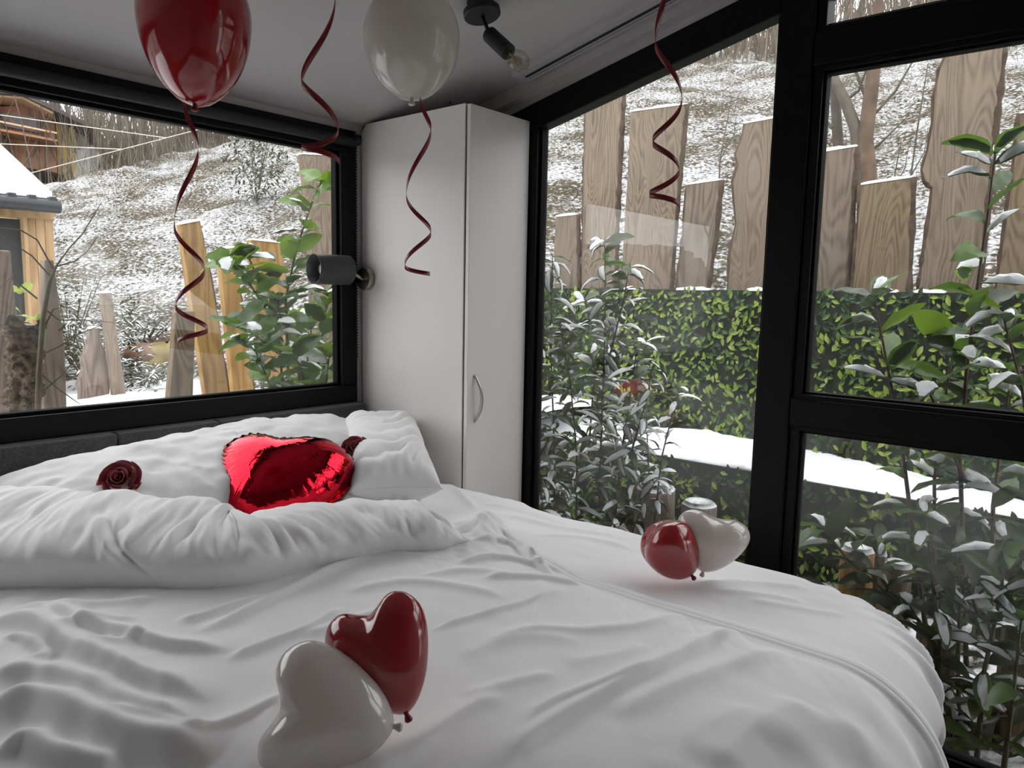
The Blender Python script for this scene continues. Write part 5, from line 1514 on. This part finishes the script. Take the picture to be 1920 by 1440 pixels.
# broad-leaved snowy laurel at the right, in front of the upper and lower panes
LC = leaf_set(.175, .074, .26, [.5, .9, 1.2, .2], .020, [L_mid, L_bright, L_dark], 40, .85)
shrub('tall_laurel', 'tall laurel with snow laden leaves in front of the right hand panes', [
    px_([(1812, 1260, 0), (1806, 1050, .0), (1800, 860, .0), (1812, 700, .0), (1832, 540, .0), (1852, 400, .0), (1866, 285, .0)], 2.95),
    px_([(1736, 1180, 0), (1712, 1000, .0), (1694, 860, .0), (1678, 760, .0), (1655, 640, .0), (1636, 552, .0)], 2.9),
    px_([(1760, 1260, 0), (1752, 1050, .05), (1752, 900, .05), (1770, 760, .05), (1790, 640, .05)], 3.0),
    px_([(1960, 1200, 0), (1945, 900, .0), (1915, 720, .0), (1880, 590, .0)], 2.9),
    px_([(1860, 1200, .05), (1862, 950, .05), (1880, 800, .05), (1900, 690, .05)], 3.0),
    px_([(1808, 900, .0), (1770, 800, .0), (1740, 730, .0)], 2.95),
], LC, 3, 22, (-.45, .3), .55, 13, M_stem2, scale=(.8, 1.2), r0=.009, start=.36)
LD = leaf_set(.165, .055, .26, [.7, 1.1, 1.5, .4], .015, [L_dark, L_mid, L_dark], 50, .68)
shrub('low_laurel', 'dark low laurel with snow edged leaves filling the lower right pane', [
    px_([(1750, 1420, 0), (1752, 1210, .0), (1720, 1160, .0), (1660, 1110, .0), (1590, 1050, .0), (1540, 985, .0)], 2.75),
    px_([(1760, 1420, .0), (1762, 1200, .0), (1744, 1060, .0), (1736, 960, .0)], 2.75),
    px_([(1830, 1440, .0), (1845, 1260, .0), (1875, 1120, .0), (1890, 1010, .0)], 2.7),
    px_([(1800, 1440, .05), (1796, 1240, .05), (1800, 1120, .05), (1790, 1020, .05)], 2.8),
    px_([(1880, 1460, .0), (1900, 1300, .0), (1915, 1160, .0)], 2.65),
    px_([(1790, 1440, .0), (1780, 1330, .0), (1745, 1290, .0)], 2.65),
    px_([(1850, 1200, .0), (1820, 1110, .0), (1780, 1080, .0)], 2.8),
    px_([(1730, 1440, .0), (1745, 1400, .0), (1720, 1350, .0)], 2.6),
    px_([(1930, 1450, .0), (1940, 1200, .0), (1930, 1000, .0)], 2.75),
    px_([(1700, 1160, .0), (1650, 1080, .0), (1640, 1010, .0)], 2.85),
], LD, 3, 30, (-.55, .25), .42, 17, M_stem, scale=(.75, 1.2), r0=.009, start=.12)

# low evergreen shrubs on the slope beyond the boards: foliage too fine to count
M_tuftg = leaf_mat('grey_green_foliage', (.07, .085, .045), (.08, .10, .04), .2)
def low_shrub(label, c, rx, rz, n, seed, ll=.06):
    rg = np.random.RandomState(seed); root = thing('low_shrub', label, 'shrub', c, 'low evergreen shrubs below the slope')
    st = MB()
    for k in range(9):
        a = rg.uniform(0, 6.28); e = rg.uniform(.3, .9)
        tip_ = np.array(c)+np.array([math.cos(a)*rx*e, math.sin(a)*rx*e, rz*rg.uniform(.6, 1)])
        st.tube([np.array(c), (np.array(c)*.6+tip_*.4)+np.array([0, 0, .05]), tip_], [.008, .006, .003], 5)
    st.build('stems', M_stem, root)
    for nm, mt, frac, dz in (('foliage', M_tuftg, 1.0, 0), ('snow', M_snow, .55, .008)):
        rg = np.random.RandomState(seed+1); vs = []; fs = []
        for k in range(n):
            u = rg.normal(0, 1, 3); u /= np.linalg.norm(u); rr = rg.rand()**.4
            p = np.array(c)+np.array([u[0]*rx*rr, u[1]*rx*rr, rz*.5+u[2]*rz*.55*rr])
            a = rg.uniform(0, 6.28); d = np.array([math.cos(a), math.sin(a), rg.uniform(-.7, .35)]); d /= np.linalg.norm(d)
            s = np.cross(d, [0, 0, 1.]); s /= np.linalg.norm(s); l = ll*rg.uniform(.7, 1.3); w = l*.17
            use = rg.rand() < frac
            if not use: continue
            q = p+np.array([0, 0, dz]); b = len(vs)
            nn = np.cross(s, d)
            vs += [tuple(q), tuple(q+d*l*.45+s*w), tuple(q+d*l*.45-nn*.0+np.array([0, 0, .004])), tuple(q+d*l*.45-s*w), tuple(q+d*l-np.array([0, 0, l*.15]))]
            fs += [(b, b+1, b+2), (b, b+2, b+3), (b+1, b+4, b+2), (b+2, b+4, b+3)]
        o = link(nm, mesh(nm, vs, fs), mt, root); o['kind'] = 'stuff'
for i, (px, py, y, rx, rz, n) in enumerate(((170, 660, 6.0, .42, .62, 750), (260, 620, 6.4, .40, .55, 700), (250, 715, 5.7, .36, .28, 420), (130, 600, 6.6, .35, .75, 500), (300, 712, 6.0, .32, .25, 380))):
    c = at(px, py, y=y); c[2] -= rz*.5
    low_shrub(['snow dusted low shrub behind the bottle shaped board', 'snow dusted shrub behind the thin leaning post', 'low leafy clump to the right of the thin post', 'taller shrub between the lichen board and the thin post', 'low leafy clump at the foot of the dark board'][i], c, rx, rz, n, 60+i)
# dusky conifer-like bush far up the slope, right of the window's middle
c = hill_pt(485, 13); low_shrub('dusky green bush high on the slope beneath the bare trees', c, .55, 1.3, 900, 71, .10)
# bare sapling with long thin twigs in front of the left boards
sp = thing('bare_sapling', 'leafless sapling with long arching twigs before the left boards', 'sapling', at(72, 790, y=3.0))
MB().tube([at(a, b, y=3.0) for a, b in ((70, 800), (73, 700), (80, 600), (92, 530), (104, 500))], [.011, .010, .009, .008, .006], 7).build('stem', M_stem, sp, smooth=True)
for P_ in ([(104, 500), (130, 465), (155, 438), (190, 380)], [(104, 500), (140, 490), (165, 470), (185, 440)], [(100, 505), (70, 450), (40, 432), (-20, 425)], [(85, 580), (110, 600), (150, 600), (215, 605)],
           [(80, 620), (100, 580), (120, 575)], [(78, 665), (110, 650), (150, 625), (190, 610)], [(96, 520), (60, 480), (0, 440)], [(76, 700), (110, 730), (150, 758)], [(74, 740), (120, 700), (150, 660)], [(70, 560), (20, 520), (0, 540)], [(110, 620), (122, 610), (112, 605)]):
    MB().tube([at(a, b, y=3.0) for a, b in P_], [.0035]+[.0028]*(len(P_)-2)+[.0012], 5).build('twig', M_stem, sp)
# pale green sprig between the boards
LE = leaf_set(.085, .045, .2, [.3, .6], .010, [leaf_mat('yellow_green_leaf', (.30, .36, .06), (.35, .42, .05))], 80)
shrub('young_laurel', 'young yellow green laurel sprig between the two left boards', [py_([(40, 800, 0), (42, 700, 0), (40, 600, .0), (38, 545, .0)], 3.7), py_([(75, 800, 0), (76, 680, 0), (72, 600, .0)], 3.8)], LE, 1, 14, (-.3, .5), .5, 23, M_stem, r0=.004, start=.45)
